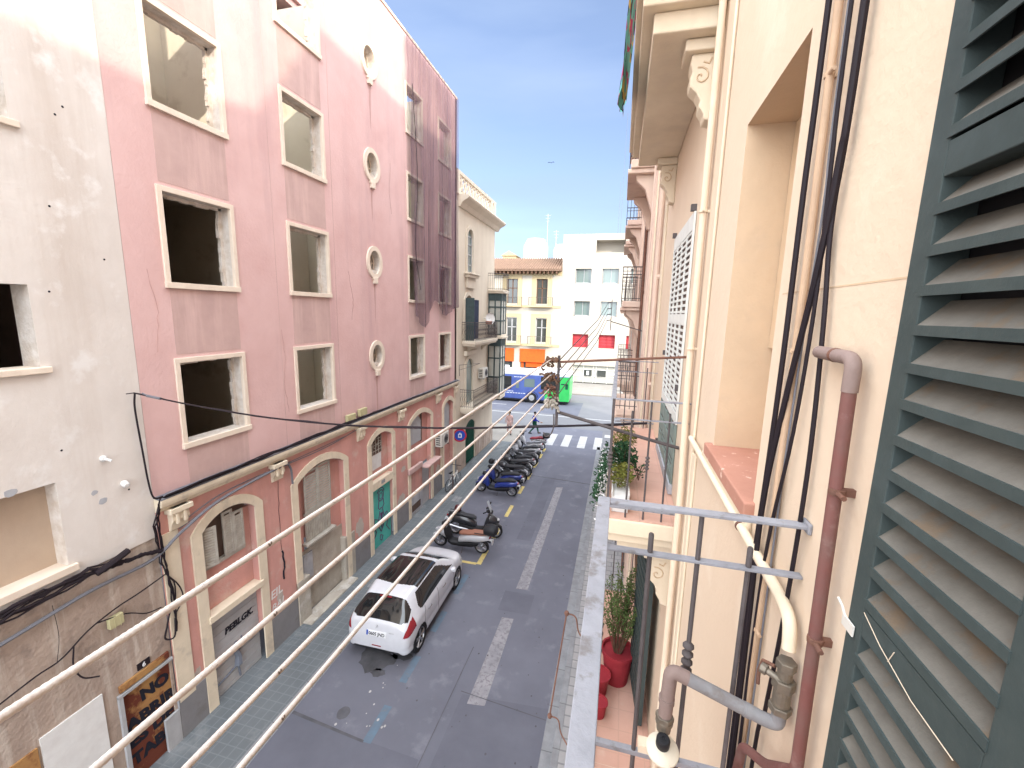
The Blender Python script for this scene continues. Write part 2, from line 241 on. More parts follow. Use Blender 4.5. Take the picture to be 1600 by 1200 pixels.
# ------------------------------------------------------------------ helpers
def tag(o, label=None, cat=None, group=None, kind=None):
    if label: o['label'] = label
    if cat: o['category'] = cat
    if group: o['group'] = group
    if kind: o['kind'] = kind
    return o
def empty(name, label, cat, loc=(0, 0, 0), rz=0.0, group=None):
    o = bpy.data.objects.new(name, None); scene.collection.objects.link(o)
    o.location = loc; o.rotation_euler = (0, 0, rz); o.empty_display_size = 0.2
    return tag(o, label, cat, group)
def root_of(p):
    v = Vector((0, 0, 0))
    while p is not None: v += Vector(p.location); p = p.parent
    return v
class MB:
    def __init__(s): s.v = []; s.f = []
    def add(s, vs_, fs): b = len(s.v); s.v += [tuple(v) for v in vs_]; s.f += [tuple(b+i for i in f) for f in fs]; return s
    def box(s, x0, x1, y0, y1, z0, z1):
        return s.add([(x0, y0, z0), (x1, y0, z0), (x1, y1, z0), (x0, y1, z0), (x0, y0, z1), (x1, y0, z1), (x1, y1, z1), (x0, y1, z1)],
                     [(0, 3, 2, 1), (4, 5, 6, 7), (0, 1, 5, 4), (1, 2, 6, 5), (2, 3, 7, 6), (3, 0, 4, 7)])
    def quad(s, a, b, c, d): return s.add([a, b, c, d], [(0, 1, 2, 3)])
    def prism(s, poly, a0, a1, axis='x'):
        n = len(poly)
        def P(u, v, a): return (a, u, v) if axis == 'x' else ((u, a, v) if axis == 'y' else (u, v, a))
        vs_ = [P(u, v, a0) for u, v in poly]+[P(u, v, a1) for u, v in poly]
        fs = [(i, (i+1) % n, n+(i+1) % n, n+i) for i in range(n)]
        tri = tessellate_polygon([[Vector((u, v, 0)) for u, v in poly]])
        return s.add(vs_, fs+[tuple(t) for t in tri]+[tuple(n+i for i in reversed(t)) for t in tri])
    def tube(s, pts, r, n=8, cap=True, r2=None):
        pts = [Vector(p) for p in pts]
        rs = r if isinstance(r, (list, tuple)) else ([r]*len(pts) if r2 is None else [r+(r2-r)*i/(len(pts)-1) for i in range(len(pts))])
        t0 = (pts[1]-pts[0]).normalized(); up = Vector((0, 0, 1)) if abs(t0.z) < 0.9 else Vector((1, 0, 0))
        a = t0.cross(up).normalized(); vs_ = []
        for i, p in enumerate(pts):
            if i == 0: t = pts[1]-pts[0]
            elif i == len(pts)-1: t = pts[i]-pts[i-1]
            else: t = (pts[i]-pts[i-1]).normalized()+(pts[i+1]-pts[i]).normalized()
            if t.length < 1e-9: t = t0
            t.normalize(); a = (a-t*a.dot(t))
            if a.length < 1e-6: a = t.orthogonal()
            a.normalize(); b = t.cross(a)
            for k in range(n):
                an = 2*PI*k/n; vs_.append(p+(a*math.cos(an)+b*math.sin(an))*rs[i])
        fs = []
        for i in range(len(pts)-1):
            for k in range(n): fs.append((i*n+k, i*n+(k+1) % n, (i+1)*n+(k+1) % n, (i+1)*n+k))
        if cap: fs += [tuple(reversed(range(n))), tuple((len(pts)-1)*n+k for k in range(n))]
        return s.add(vs_, fs)
    def lathe(s, prof, c=(0, 0, 0), axis=(0, 0, 1), n=20, cap=True):
        ax = Vector(axis).normalized(); a = ax.orthogonal().normalized(); b = ax.cross(a); c = Vector(c); vs_ = []
        for r, h in prof:
            for k in range(n):
                an = 2*PI*k/n; vs_.append(c+ax*h+(a*math.cos(an)+b*math.sin(an))*r)
        fs = []
        for i in range(len(prof)-1):
            for k in range(n): fs.append((i*n+k, i*n+(k+1) % n, (i+1)*n+(k+1) % n, (i+1)*n+k))
        if cap: fs += [tuple(reversed(range(n))), tuple((len(prof)-1)*n+k for k in range(n))]
        return s.add(vs_, fs)
    def loft(s, secs, n=14, e=2.4):
        # secs: (center, half width (x), half height) ; rings across the local y direction, superellipse
        vs_ = []
        for (cx, cy, cz), hw, hh in secs:
            for k in range(n):
                an = 2*PI*k/n; cc, ss = math.cos(an), math.sin(an)
                vs_.append((cx+hw*math.copysign(abs(cc)**(2/e), cc), cy, cz+hh*math.copysign(abs(ss)**(2/e), ss)))
        fs = []
        for i in range(len(secs)-1):
            for k in range(n): fs.append((i*n+k, i*n+(k+1) % n, (i+1)*n+(k+1) % n, (i+1)*n+k))
        fs += [tuple(reversed(range(n))), tuple((len(secs)-1)*n+k for k in range(n))]
        return s.add(vs_, fs)
    def rot(s, m):
        s.v = [tuple(m @ Vector(v)) for v in s.v]; return s
    def parts(s, name, m, parent=None, **k):
        # one object per connected shell
        par = list(range(len(s.v)))
        def fnd(i):
            while par[i] != i: par[i] = par[par[i]]; i = par[i]
            return i
        for f in s.f:
            for i in f[1:]: par[fnd(i)] = fnd(f[0])
        grp = {}
        for f in s.f: grp.setdefault(fnd(f[0]), []).append(f)
        for fs in grp.values():
            ids = sorted({i for f in fs for i in f}); mp_ = {j: n for n, j in enumerate(ids)}; q = MB()
            q.v = [s.v[j] for j in ids]; q.f = [tuple(mp_[i] for i in f) for f in fs]; o = q.build(name, m, parent, **k)
        return o
    def build(s, name, m, parent=None, label=None, cat=None, group=None, kind=None, smooth=False, bevel=0.0, local=False, sub=0):
        vs_ = s.v; loc = Vector((0, 0, 0))
        if parent is not None and not local: loc = -root_of(parent)
        elif parent is None and kind != 'structure':
            xs, ys, zs = zip(*vs_); b = Vector(((min(xs)+max(xs))/2, (min(ys)+max(ys))/2, min(zs)))
            vs_ = [tuple(Vector(v)-b) for v in vs_]; loc = b
        me = bpy.data.meshes.new(name); me.from_pydata(vs_, [], s.f); me.validate()
        bm = bmesh.new(); bm.from_mesh(me); bmesh.ops.recalc_face_normals(bm, faces=bm.faces); bm.to_mesh(me); bm.free()
        if smooth:
            for p in me.polygons: p.use_smooth = True
        me.materials.append(MT[m] if isinstance(m, str) else m)
        o = bpy.data.objects.new(name, me); scene.collection.objects.link(o); o.parent = parent; o.location = loc
        if bevel:
            q = o.modifiers.new('bevel', 'BEVEL'); q.width = bevel; q.segments = 2; q.limit_method = 'ANGLE'; q.angle_limit = 0.7
        if sub:
            q = o.modifiers.new('sub', 'SUBSURF'); q.levels = sub; q.render_levels = sub
        if smooth and not sub:
            try:
                me.set_sharp_from_angle(angle=math.radians(42))
            except Exception: pass
        return tag(o, label, cat, group, kind)
def rect(y0, y1, z0, z1): return [(y0, z0), (y1, z0), (y1, z1), (y0, z1)]
def circ(cy, cz, ry, rz, n=28): return [(cy+ry*math.cos(2*PI*i/n), cz+rz*math.sin(2*PI*i/n)) for i in range(n)]
def arch(y0, y1, z0, zs, zc, n=12):
    # segmental arch: springing at zs, crown at zc
    h = (y1-y0)/2; s = zc-zs; R = (h*h+s*s)/(2*s); c = (y0+y1)/2; a = math.asin(min(1, h/R)); pts = [(y0, z0), (y1, z0)]
    if s > h: a = PI-a
    for i in range(n+1):
        t = a-2*a*i/n; pts.append((c+R*math.sin(t), zc-R+R*math.cos(t)))
    return pts
def wall_x(mb, X, outer, holes, depth, reveals=None):
    """wall sheet in the plane x=X with holes; the hole sides run back by depth (signed)"""
    loops = [outer]+holes
    pts = [p for l in loops for p in l]
    tri = tessellate_polygon([[Vector((p[0], p[1], 0)) for p in l] for l in loops])
    mb.add([(X, a, b) for a, b in pts], [tuple(t) for t in tri])
    rv = reveals or mb
    for h in holes:
        n = len(h)
        rv.add([(X, a, b) for a, b in h]+[(X+depth, a, b) for a, b in h], [(i, (i+1) % n, n+(i+1) % n, n+i) for i in range(n)])
def ring_x(mb, x0, x1, outer, inner):
    n = len(outer)
    vs_ = [(x1, a, b) for a, b in outer]+[(x1, a, b) for a, b in inner]+[(x0, a, b) for a, b in outer]+[(x0, a, b) for a, b in inner]
    fs = []
    for i in range(n):
        j = (i+1) % n
        fs += [(i, j, n+j, n+i), (i, 2*n+i, 2*n+j, j), (n+i, n+j, 3*n+j, 3*n+i)]
    mb.add(vs_, fs)
def baked(o):
    """replace an object's mesh by its evaluated mesh and drop the modifiers"""
    bpy.context.view_layer.update()
    dg = C.evaluated_depsgraph_get(); me = bpy.data.meshes.new_from_object(o.evaluated_get(dg)); o.modifiers.clear(); o.data = me
    return o
def text(s, size, origin, right, up, m, parent=None, name='lettering', depth=0.003, local=False, shear=0.0, bold=0.0, **kw):
    cu = bpy.data.curves.new('t', 'FONT'); cu.body = s; cu.size = size; cu.extrude = depth; cu.shear = shear; cu.offset = bold; cu.resolution_u = 3
    t = bpy.data.objects.new('t', cu); scene.collection.objects.link(t); bpy.context.view_layer.update()
    dg = C.evaluated_depsgraph_get(); me = bpy.data.meshes.new_from_object(t.evaluated_get(dg))
    vs_ = [v.co.copy() for v in me.vertices]; fs = [tuple(p.vertices) for p in me.polygons]
    bpy.data.objects.remove(t); bpy.data.meshes.remove(me)
    r, u = Vector(right).normalized(), Vector(up).normalized(); n = r.cross(u); o = Vector(origin)
    mb = MB(); mb.add([o+r*v.x+u*v.y+n*v.z for v in vs_], fs)
    return mb.build(name, m, parent, local=local, **kw)
def wiggle(pts, amp, sub=5):
    out_ = []
    for i in range(len(pts)-1):
        a, b = Vector(pts[i]), Vector(pts[i+1])
        for k in range(sub):
            p = a.lerp(b, k/sub); out_.append(p+Vector((random.uniform(-.3, 1)*amp*0.6, random.uniform(-1, 1)*amp, random.uniform(-1, 1)*amp)) if (i or k) else p)
    out_.append(Vector(pts[-1])); return out_
def smooth_path(pts, sub=6):
    P = [Vector(p) for p in pts]; P = [P[0]*2-P[1]]+P+[P[-1]*2-P[-2]]; o = []
    for i in range(1, len(P)-2):
        a, b, c, d = P[i-1], P[i], P[i+1], P[i+2]
        for k in range(sub):
            t = k/sub; o.append(0.5*((2*b)+(c-a)*t+(2*a-5*b+4*c-d)*t*t+(3*b-a-3*c+d)*t**3))
    o.append(P[-2]); return o
# ================================================================== SETTING
XL, XR = -7.73, 0.62
mb = MB(); mb.quad((-400, -300, -0.01), (400, -300, -0.01), (400, 600, -0.01), (-400, 600, -0.01)); mb.build('ground', 'far_road', kind='structure')
mb = MB(); mb.quad((-6.22, -40, 0), (-0.76, -40, 0), (-0.76, 31, 0), (-6.22, 31, 0)); mb.build('road', 'asphalt', kind='structure')
mb = MB(); mb.quad((-60, 31, 0), (60, 31, 0), (60, 44.5, 0), (-60, 44.5, 0)); mb.build('cross_street', 'far_road', kind='structure')
mb = MB(); mb.box(XL-0.3, -6.34, -40, 25.9, -0.2, 0.12); mb.build('pavement_left', 'pave', kind='structure')
mb = MB(); mb.box(-6.34, -6.22, -40, 24.6, -0.2, 0.125); mb.box(-6.22, -6.19, -40, 24.6, -0.2, 0.015); mb.build('kerb_left', 'kerb', kind='structure', bevel=0.01)
mb = MB(); mb.box(-30, -6.30, 25.91, 30.2, -0.2, 0.11); mb.build('corner_pavement', 'pave_pale', kind='structure')
mb = MB(); mb.box(-0.62, XR+0.2, -40, 26.2, -0.2, 0.12); mb.build('pavement_right', 'pave_right', kind='structure')
mb = MB(); mb.box(-0.76, -0.62, -40, 26.2, -0.2, 0.125); mb.box(-0.98, -0.76, -40, 27, -0.2, 0.006); mb.build('kerb_right', 'kerb', kind='structure', bevel=0.01)
mb = MB(); mb.box(-60, 60, 44.5, 54, -0.2, 0.12); mb.build('far_pavement', 'pave_pale', kind='structure')
# asphalt patches, seams and stains (sheets above the road)
def sheet(name, polys, m, z):
    b = MB()
    for p in polys: b.add([(x, y, z) for x, y in p], [tuple(range(len(p)))])
    return b.build(name, m, kind='structure')
def blob(cx, cy, rx, ry, n=26, j=0.25):
    ph = [random.uniform(0, 6) for _ in range(4)]
    return [(cx+rx*math.cos(a)*(1+j*math.sin(2*a+ph[0])*.5+j*.5*math.sin(5*a+ph[1])+j*.4*math.sin(9*a+ph[2])), cy+ry*math.sin(a)*(1+j*math.sin(3*a+ph[3])*.5+j*.4*math.sin(7*a+ph[1]))) for a in [2*PI*i/n for i in range(n)]]
sheet('asphalt_patch', [[(-2.95, 5.3), (-0.99, 5.35), (-0.99, 7.9), (-2.9, 7.75)], [(-2.9, 10.6), (-2.0, 10.62), (-2.0, 11.5), (-2.92, 11.48)], [(-6.19, 2), (-3.2, 2), (-3.2, 6.2), (-6.19, 6.35)], [(-3.3, 14.5), (-2.75, 14.5), (-2.75, 21), (-3.3, 21)]], 'patch', 0.003)
sheet('asphalt_seam', [[(-3.2, 4.0), (-3.185, 4.0), (-3.10, 9.1), (-3.115, 9.1)], [(-6.19, 6.35), (-4.4, 6.2), (-4.4, 6.25), (-6.19, 6.42)], [(-2.95, 7.8), (-0.99, 7.62), (-0.99, 7.64), (-2.95, 7.82)], [(-4.1, 20.9), (-0.98, 20.6), (-0.98, 20.68), (-4.1, 20.98)]], 'oil', 0.006)
sheet('oil_stain', [blob(-5.25, 8.15, 0.42, 0.42), blob(-4.75, 8.4, 0.28, 0.2), blob(-5.0, 7.75, 0.16, 0.12), blob(-5.15, 6.65, 0.13, 0.15, j=.05)], 'oil', 0.006)
b = MB(); random.seed(4)
for _ in range(14):
    x, y = random.gauss(-4.75, .35), random.gauss(7.2, .7)
    r = random.uniform(.006, .03); b.add([(x+r*math.cos(a), y+r*math.sin(a)*1.3, 0.0085) for a in [k*PI/3 for k in range(6)]], [(0, 1, 2, 3, 4, 5)])
b.build('paint_speckle', 'paint_cross', kind='structure')
b = MB()
for _ in range(150):
    x, y = random.uniform(-4.3, -1.0), random.uniform(4.6, 22)
    r = random.uniform(.006, .022); b.add([(x+r*math.cos(a), y+r*math.sin(a)*1.3, 0.0085) for a in [k*PI/3 for k in range(6)]], [(0, 1, 2, 3, 4, 5)])
b.build('chewing_gum_spots', 'oil', kind='structure')
sheet('lane_line', [[(-2.62, 11.65), (-2.26, 11.7), (-2.24, 19.9), (-2.56, 19.75)], [(-2.72, 7.55), (-2.33, 7.6), (-2.37, 10.35), (-2.70, 10.33)], [(-2.75, 3.0), (-2.4, 3.0), (-2.38, 5.2), (-2.72, 5.2)]], 'paint_white', 0.0045)
sheet('parking_line_blue', [[(-4.43, y0), (-4.24, y0), (-4.24, y0+1.25), (-4.43, y0+1.25)] for y0 in ()]+[[(-4.42, a), (-4.24, a), (-4.24, b_), (-4.42, b_)] for a, b_ in ((3.2, 4.1), (5.0, 5.65), (6.22, 7.05), (7.66, 8.45), (9.3, 10.1), (10.9, 11.9))], 'paint_blue', 0.0045)
sheet('parking_line_yellow', [[(-4.22, y0), (-4.06, y0), (-4.06, y0+d), (-4.22, y0+d)] for y0, d in ((12.55, .9), (14.3, .9), (16.1, 1.1), (18.5, .9), (20.3, .9), (22.1, .9), (23.7, .8), (25.0, .6))]+[[(-6.15, 12.5), (-4.22, 12.5), (-4.22, 12.62), (-6.15, 12.62)]], 'paint_yellow', 0.0055)
sheet('crossing_stripe', [[(x, 26.4), (x+.50, 26.4), (x+.50, 29.1), (x, 29.1)] for x in (-4.30, -3.28, -2.24, -1.22)], 'paint_cross', 0.006)
sheet('street_line', [[(-16, 34.6), (0, 34.2), (0, 34.36), (-16, 34.76)], [(-14, 37.4), (-9.8, 37.3), (-9.8, 37.45), (-14, 37.55)], [(-0.6, 29.3), (-0.2, 29.3), (-0.2, 30), (-0.6, 30)]], 'paint_cross', 0.006)
sheet('bus_lane', [[(-30, 35.4), (-3.0, 35.0), (-3.0, 40.5), (-30, 40.9)]], 'patch', 0.003)
b = MB(); b.lathe([(0.33, 0), (0.33, 0.004), (0.29, 0.006)], c=(-2.2, 5.0, 0.004), n=24); b.build('manhole_cover', 'kerb', label='round iron manhole cover in the middle of the road', cat='manhole cover')
b = MB(); b.box(-6.8, -6.45, 16.6, 17.1, 0.12, 0.128); b.build('drain_cover', 'kerb', label='small dark square drain cover in the left pavement by the motorcycles', cat='drain cover')
b = MB(); b.box(-6.95, -6.6, 10.3, 10.7, 0.12, 0.127); b.build('drain_cover', 'kerb', label='small dark square cover in the left pavement beside the white car', cat='drain cover')

# ================================================================== PINK BUILDING
PB = empty('apartment_building', 'tall pink gutted apartment block with empty cream framed windows and a draped net', 'building', (XL-3, 12.4, 0))
Y0, Y1 = 5.27, 19.52
rows = [(5.88, 7.38), (8.81, 10.33), (11.73, 13.22), (14.65, 16.12)]
cols = [(5.96, 7.28), (8.87, 10.20), (14.78, 15.96), (17.52, 18.74)]
rounds = [6.92, 9.89, 12.76, 15.68]
holes = []
rr = MB(); fac = MB()
for (a, c) in rows:
    for (y0, y1) in cols: holes.append(rect(y0, y1, a, c))
for z in rounds: holes.append(circ(12.47, z, 0.30, 0.36))
wall_x(fac, XL, rect(Y0, Y1, 4.98, 17.72), holes, -0.30, rr)
fac.build('upper_wall', 'pink', PB); rr.parts('window_reveal', 'reveal', PB)
b = MB(); b.box(XL-9, XL, Y1-.18, Y1-.001, 4.98, 17.7); b.box(XL-9, XL-.3, Y0+.001, Y0+.18, 0, 17.7); b.parts('side_wall', 'pink', PB)
b = MB(); b.box(XL-.32, XL+.03, Y0, Y1+.02, 17.72, 17.80); b.build('parapet_cap', 'cream_trim', PB)
b = MB(); b.box(XL-9, XL-2.3, Y0+.19, Y1-.19, 17.2, 17.4); b.box(XL-6, XL-2.2, 10.4, 14.6, 17.4, 20.6); b.build('roof', 'pink', PB)
b = MB(); b.box(XL-2.2, XL-1.1, 12.6, 14.2, 17.4, 19.6); b.build('stair_tower', 'white_wall', PB)
# rooms
b = MB()
for z in (4.9, 7.82, 10.75):
    for ya_, yb_ in ((11.4, Y1-.2),): b.box(XL-6, XL-.301, ya_, yb_, z-.13, z+.06)
b.box(XL-6, XL-.301, 8.14, 11.24, 4.77, 4.96)
for y in (8.08, 11.3, 13.9, 16.8): b.box(XL-6, XL-.302, y-.06, y+.06, 4.97, 16.5)
bw = MB(); hs = []
for (a, c) in rows:
    for (y0, y1) in ((6.9, 7.5), (9.2, 10.2), (15.0, 15.9), (17.9, 18.8)): hs.append(rect(y0, y1, a-.3, c+.2))
wall_x(b, XL-6, rect(Y0, Y1, 4.9, 17.2), hs, -0.2)
# partition with a doorway half way back (seen through the empty windows)
hs = []
for i, (a, c) in enumerate(rows[:2]):
    for (y0, y1) in ((9.3, 10.1), (15.4, 16.1), (18.0, 18.6)): hs.append(rect(y0, y1, a-.95, a+1.15))
wall_x(b, XL-3.1, rect(8.15, Y1-.2, 4.97, 10.6), hs, -0.12)
b.box(XL-2.3, XL-2.2, Y0+.2, Y1-.2, 10.82, 16.6); b.box(XL-1.5, XL-1.4, 8.15, 11.2, 4.97, 10.80)
b.build('interior', 'inside', PB)
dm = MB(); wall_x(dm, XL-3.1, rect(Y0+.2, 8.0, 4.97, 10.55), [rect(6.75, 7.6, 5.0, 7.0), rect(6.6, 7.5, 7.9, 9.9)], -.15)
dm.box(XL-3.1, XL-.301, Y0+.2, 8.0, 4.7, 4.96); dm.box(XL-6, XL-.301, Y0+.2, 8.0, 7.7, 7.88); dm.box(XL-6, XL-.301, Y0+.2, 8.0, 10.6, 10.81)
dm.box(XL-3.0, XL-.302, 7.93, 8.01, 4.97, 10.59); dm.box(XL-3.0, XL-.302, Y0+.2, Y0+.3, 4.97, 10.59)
dm.build('shade_toned_room', 'room_shade_tone', PB)
for y in (8.40, 10.52, 14.56):
    q = MB(); q.box(XL, XL+.0025, y, y+.012, 5.1, 17.7); q.build('render_joint', 'spandrel', PB)
random.seed(15)
for z in rounds:
    n = 9; L_ = random.uniform(.9, 1.8); ym = 12.47+random.uniform(-.03, .03); w0 = random.uniform(.04, .07)
    pl_ = [(ym-w0*(1-i/n)**.7*random.uniform(.7, 1.1), z-.66-L_*i/n) for i in range(n+1)]; pr_ = [(ym+w0*(1-i/n)**.7*random.uniform(.7, 1.1)+.004, z-.66-L_*i/n) for i in range(n+1)]
    q = MB(); q.add([(XL+.0022, a, b_) for a, b_ in pl_]+[(XL+.0022, a, b_) for a, b_ in pr_], [(i, i+1, n+2+i, n+1+i) for i in range(n)]); q.build('rust_streak', 'rust_run', PB)
# spandrels below each window (stained bands, slightly sunk look: thin proud sheet with own outline)
b = MB()
for k, (y0, y1) in enumerate(cols):
    prev = 5.02
    for i, (a, c) in enumerate(rows):
        z0 = prev+(0.02 if i == 0 else 0.15); z1 = a-.10
        b.box(XL, XL+.004, y0-.02, y1+.02, z0, z1); prev = c
b.parts('spandrel', 'spandrel', PB)
# window frames
def win_frame(y0, y1, z0, z1, t=0.085):
    f = MB()
    f.box(XL-.04, XL+.035, y0-t, y0+.004, z0-t, z1+t); f.box(XL-.04, XL+.035, y1-.004, y1+t, z0-t, z1+t)
    f.box(XL-.04, XL+.036, y0, y1, z1-.004, z1+t)
    o = f.build('window_frame', 'frame', PB, bevel=0.006)
    s = MB(); s.box(XL-.30, XL+.055, y0-t-.01, y1+t+.01, z0-t-.02, z0-.001); s.build('sill', 'frame', o, bevel=0.006)
    j = MB()                                    # jagged stump of the removed inner frame
    n = 16
    for i in range(n):
        za, zb = z0+(z1-z0)*i/n, z0+(z1-z0)*(i+1)/n; d = random.uniform(0.0, 0.045)
        j.box(XL-.27, XL-.20, y1-.05-d, y1+.001, za, zb)
    for i in range(10):
        ya, yb = y0+(y1-y0)*i/10, y0+(y1-y0)*(i+1)/10; d = random.uniform(0, .03)
        j.box(XL-.27, XL-.20, ya, yb, z1-.04-d, z1+.001)
    j.build('broken_jamb', 'reveal', o)
random.seed(11)
for (y0, y1) in cols:
    for (a, c) in rows: win_frame(y0, y1, a, c)
for z in rounds:
    f = MB(); ring_x(f, XL+.0006, XL+.05, circ(12.47, z, .44, .50), circ(12.47, z, .30, .36))
    o = f.build('round_window', 'frame', PB, smooth=True)
    k = MB(); k.box(XL-.02, XL+.075, 12.37, 12.57, z-.66, z-.47); k.box(XL-.02, XL+.06, 12.33, 12.61, z-.53, z-.45); k.build('keystone', 'frame', o, bevel=.01)
    g = MB()
    g.tube([(XL-.2, 12.47+.3*math.cos(t), z+.36*math.sin(t)) for t in [i*PI/12 for i in range(25)]], .02, 6)
    g.tube([(XL-.2, 12.47+.15*math.cos(t), z+.18*math.sin(t)) for t in [i*PI/8 for i in range(17)]], .016, 6)
    for t in range(6): g.tube([(XL-.2, 12.47+.15*math.cos(t*PI/3), z+.18*math.sin(t*PI/3)), (XL-.2, 12.47+.3*math.cos(t*PI/3), z+.36*math.sin(t*PI/3))], .014, 5)
    g.build('grille', 'frame', o)
    h = MB(); h.box(XL-.30, XL-.02, 12.30, 12.64, z-.33, z-.24); h.build('ledge', 'reveal', o)
# net over the end bays
b = MB(); ny, nz_ = 60, 26; vs_ = []
random.seed(3)
fold = [random.uniform(-1, 1) for _ in range(ny+1)]
for j in range(nz_+1):
    for i in range(ny+1):
        y = 14.62+(19.50-14.62)*i/ny
        top = 17.70; s = i/ny
        bot = 8.75-1.25*math.sin(min(1, s/.42)*PI)*.75-0.45*math.sin(max(0, (s-.45)/.55)*PI)+.22*math.sin(17*s)*.5
        if s < .10: bot = 16.0-7*(s/.10)
        z = top+(bot-top)*j/nz_
        g = .03+.035*math.sin(i*1.1)+.03*math.sin(i*.37+j*.12)+.02*fold[i]
        vs_.append((XL+.10+max(-.03, g)*(0.3+j/nz_), y+.05*math.sin(j*.5+i)*.4, z))
fs = [(j*(ny+1)+i, j*(ny+1)+i+1, (j+1)*(ny+1)+i+1, (j+1)*(ny+1)+i) for j in range(nz_) for i in range(ny)]
b.add(vs_, fs); b.build('scaffold_net', 'net', label='dark translucent scaffold net hanging in folds over the far end of the pink block', cat='netting', smooth=True)
b = MB()
b.tube(smooth_path([(XL+.16, 14.95, 16.2), (XL+.17, 15.25, 13.2), (XL+.15, 15.05, 10.8), (XL+.2, 15.35, 9.2)]), .012, 5)
b.build('hanging_rope', 'cable', label='thin dark cord hanging down in front of the net on the pink block', cat='cord')
# cornice over the ground floor
b = MB(); b.prism([(XL-.02, 4.80), (XL+.06, 4.80), (XL+.07, 4.86), (XL+.15, 4.90), (XL+.17, 4.97), (XL+.17, 5.03), (XL-.02, 5.06)], Y0, Y1+.1, 'y')
b.build('cornice', 'cream_trim', PB, bevel=.005)
b = MB(); b.prism([(XL-.02, 5.061), (XL+.165, 5.035), (XL+.165, 5.05), (XL-.02, 5.085)], Y0, Y1+.1, 'y'); b.build('lead_flashing', 'cable_grey', PB)
# ground floor wall with arched recesses
arches = [(6.04, 7.30, -.1, 4.00, 4.27), (8.62, 10.50, -.1, 3.98, 4.27), (11.96, 13.28, -.1, 4.02, 4.27), (14.66, 16.55, -.1, 3.98, 4.27), (17.98, 19.10, -.1, 4.0, 4.24)]
hs = [arch(*a) for a in arches]
g = MB(); wall_x(g, XL, rect(Y0, Y1, 0.95, 4.82), [arch(a[0], a[1], .951, a[3], a[4]) for a in arches], -.20)
g.build('ground_floor_wall', 'pink_low', PB)
for i, a in enumerate(arches):
    f = MB(); t = .22
    o_ = arch(a[0]-t, a[1]+t, a[2], a[3]+.04, a[4]+.2); i_ = arch(a[0], a[1], a[2], a[3], a[4])
    ring_x(f, XL+.0006, XL+.035, o_, i_)
    f.build('arch_surround', 'cream_trim', PB, bevel=.004)
# plinth
b = MB(); edges = [Y0, 5.82, 7.52, 8.40, 10.72, 11.74, 13.50, 14.44, 16.77, 17.76, 19.32, Y1]
for k in range(0, len(edges), 2):
    b.box(XL-.2, XL+.025, edges[k], edges[k+1], -.05, 0.97+.2*random.random()*(k > 1))
b.parts('plinth', 'plinth', PB, bevel=.006)
b = MB(); b.box(XL-.19, XL+.045, 8.40, 8.85, .1, 1.35); b.box(XL-.19, XL+.03, 10.4, 10.9, .1, 1.55); b.parts('patched_pier', 'concrete', PB, bevel=.02)
# corbels under the cornice
for y in (5.62, 7.98, 11.36, 13.92, 17.28, 19.36):
    c = MB(); hw = .16
    c.prism([(XL, 4.80), (XL+.15, 4.80), (XL+.15, 4.70), (XL+.12, 4.66), (XL+.13, 4.56), (XL+.08, 4.46), (XL+.06, 4.36), (XL, 4.34)], y-hw, y+hw, 'y')
    c.box(XL, XL+.175, y-hw-.05, y+hw+.05, 4.70, 4.80)
    c.box(XL+.10, XL+.15, y-.10, y-.04, 4.48, 4.70); c.box(XL+.10, XL+.15, y+.04, y+.10, 4.48, 4.70)
    c.build('corbel', 'cream_trim', PB, bevel=.012)
b = MB()
for y in (5.42,): b.box(XL, XL+.03, 5.29, 5.60, .9, 4.34)
b.box(XL, XL+.03, 19.25, 19.50, 1.0, 4.34); b.parts('corner_strip', 'cream_trim', PB)
# bay 1: pink infill, open shutters, roller door
def panel(y0, y1, z0, z1, m, name, x=XL-.16, th=.05, lab=None):
    q = MB(); q.box(x-th, x, y0, y1, z0, z1); return q.build(name, m, PB, label=lab)
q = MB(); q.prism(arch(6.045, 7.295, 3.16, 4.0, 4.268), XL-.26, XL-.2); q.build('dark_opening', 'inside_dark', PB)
panel(6.045, 7.295, 2.18, 3.10, 'pink_low', 'infill_panel'); panel(7.08, 7.295, 3.10, 4.0, 'pink_low', 'infill_panel')
q = MB(); q.box(XL-.2, XL-.10, 6.05, 7.09, 3.10, 3.17); q.build('shop_sill', 'shutter_old', PB)
def louvre(y0, y1, z0, z1, x, m='shutter_old', name='shutter', parent=PB, fr=.045, pitch=.055, lab=None, topcurve=0, ang=0.0, cy=None):
    q = MB(); q.box(x-.02, x+.015, y0, y0+fr, z0, z1); q.box(x-.02, x+.015, y1-fr, y1, z0, z1)
    q.box(x-.018, x+.013, y0+fr, y1-fr, z0, z0+fr*1.3); q.box(x-.018, x+.013, y0+fr, y1-fr, z1-fr*1.3, z1)
    n = int((z1-z0-2.6*fr)/pitch)
    for i in range(n):
        z = z0+fr*1.3+(i+.5)*pitch
        q.add([(x-.015, y0+fr, z+.012), (x-.015, y1-fr, z+.012), (x+.012, y1-fr, z-.018), (x+.012, y0+fr, z-.018), (x-.015, y0+fr, z+.020), (x-.015, y1-fr, z+.020), (x+.012, y1-fr, z-.010), (x+.012, y0+fr, z-.010)], [(0, 1, 2, 3), (7, 6, 5, 4), (3, 2, 6, 7), (0, 4, 5, 1)])
    if ang:
        mm = Matrix.Translation((x, cy, 0)) @ Matrix.Rotation(ang, 4, 'Z') @ Matrix.Translation((-x, -cy, 0)); q.rot(mm)
    return q.build(name, m, parent, label=lab)
louvre(6.08, 6.36, 3.18, 4.02, XL-.08, ang=-.35, cy=6.08); louvre(6.58, 6.82, 3.18, 4.16, XL-.09); louvre(6.82, 7.07, 3.18, 4.06, XL-.08)
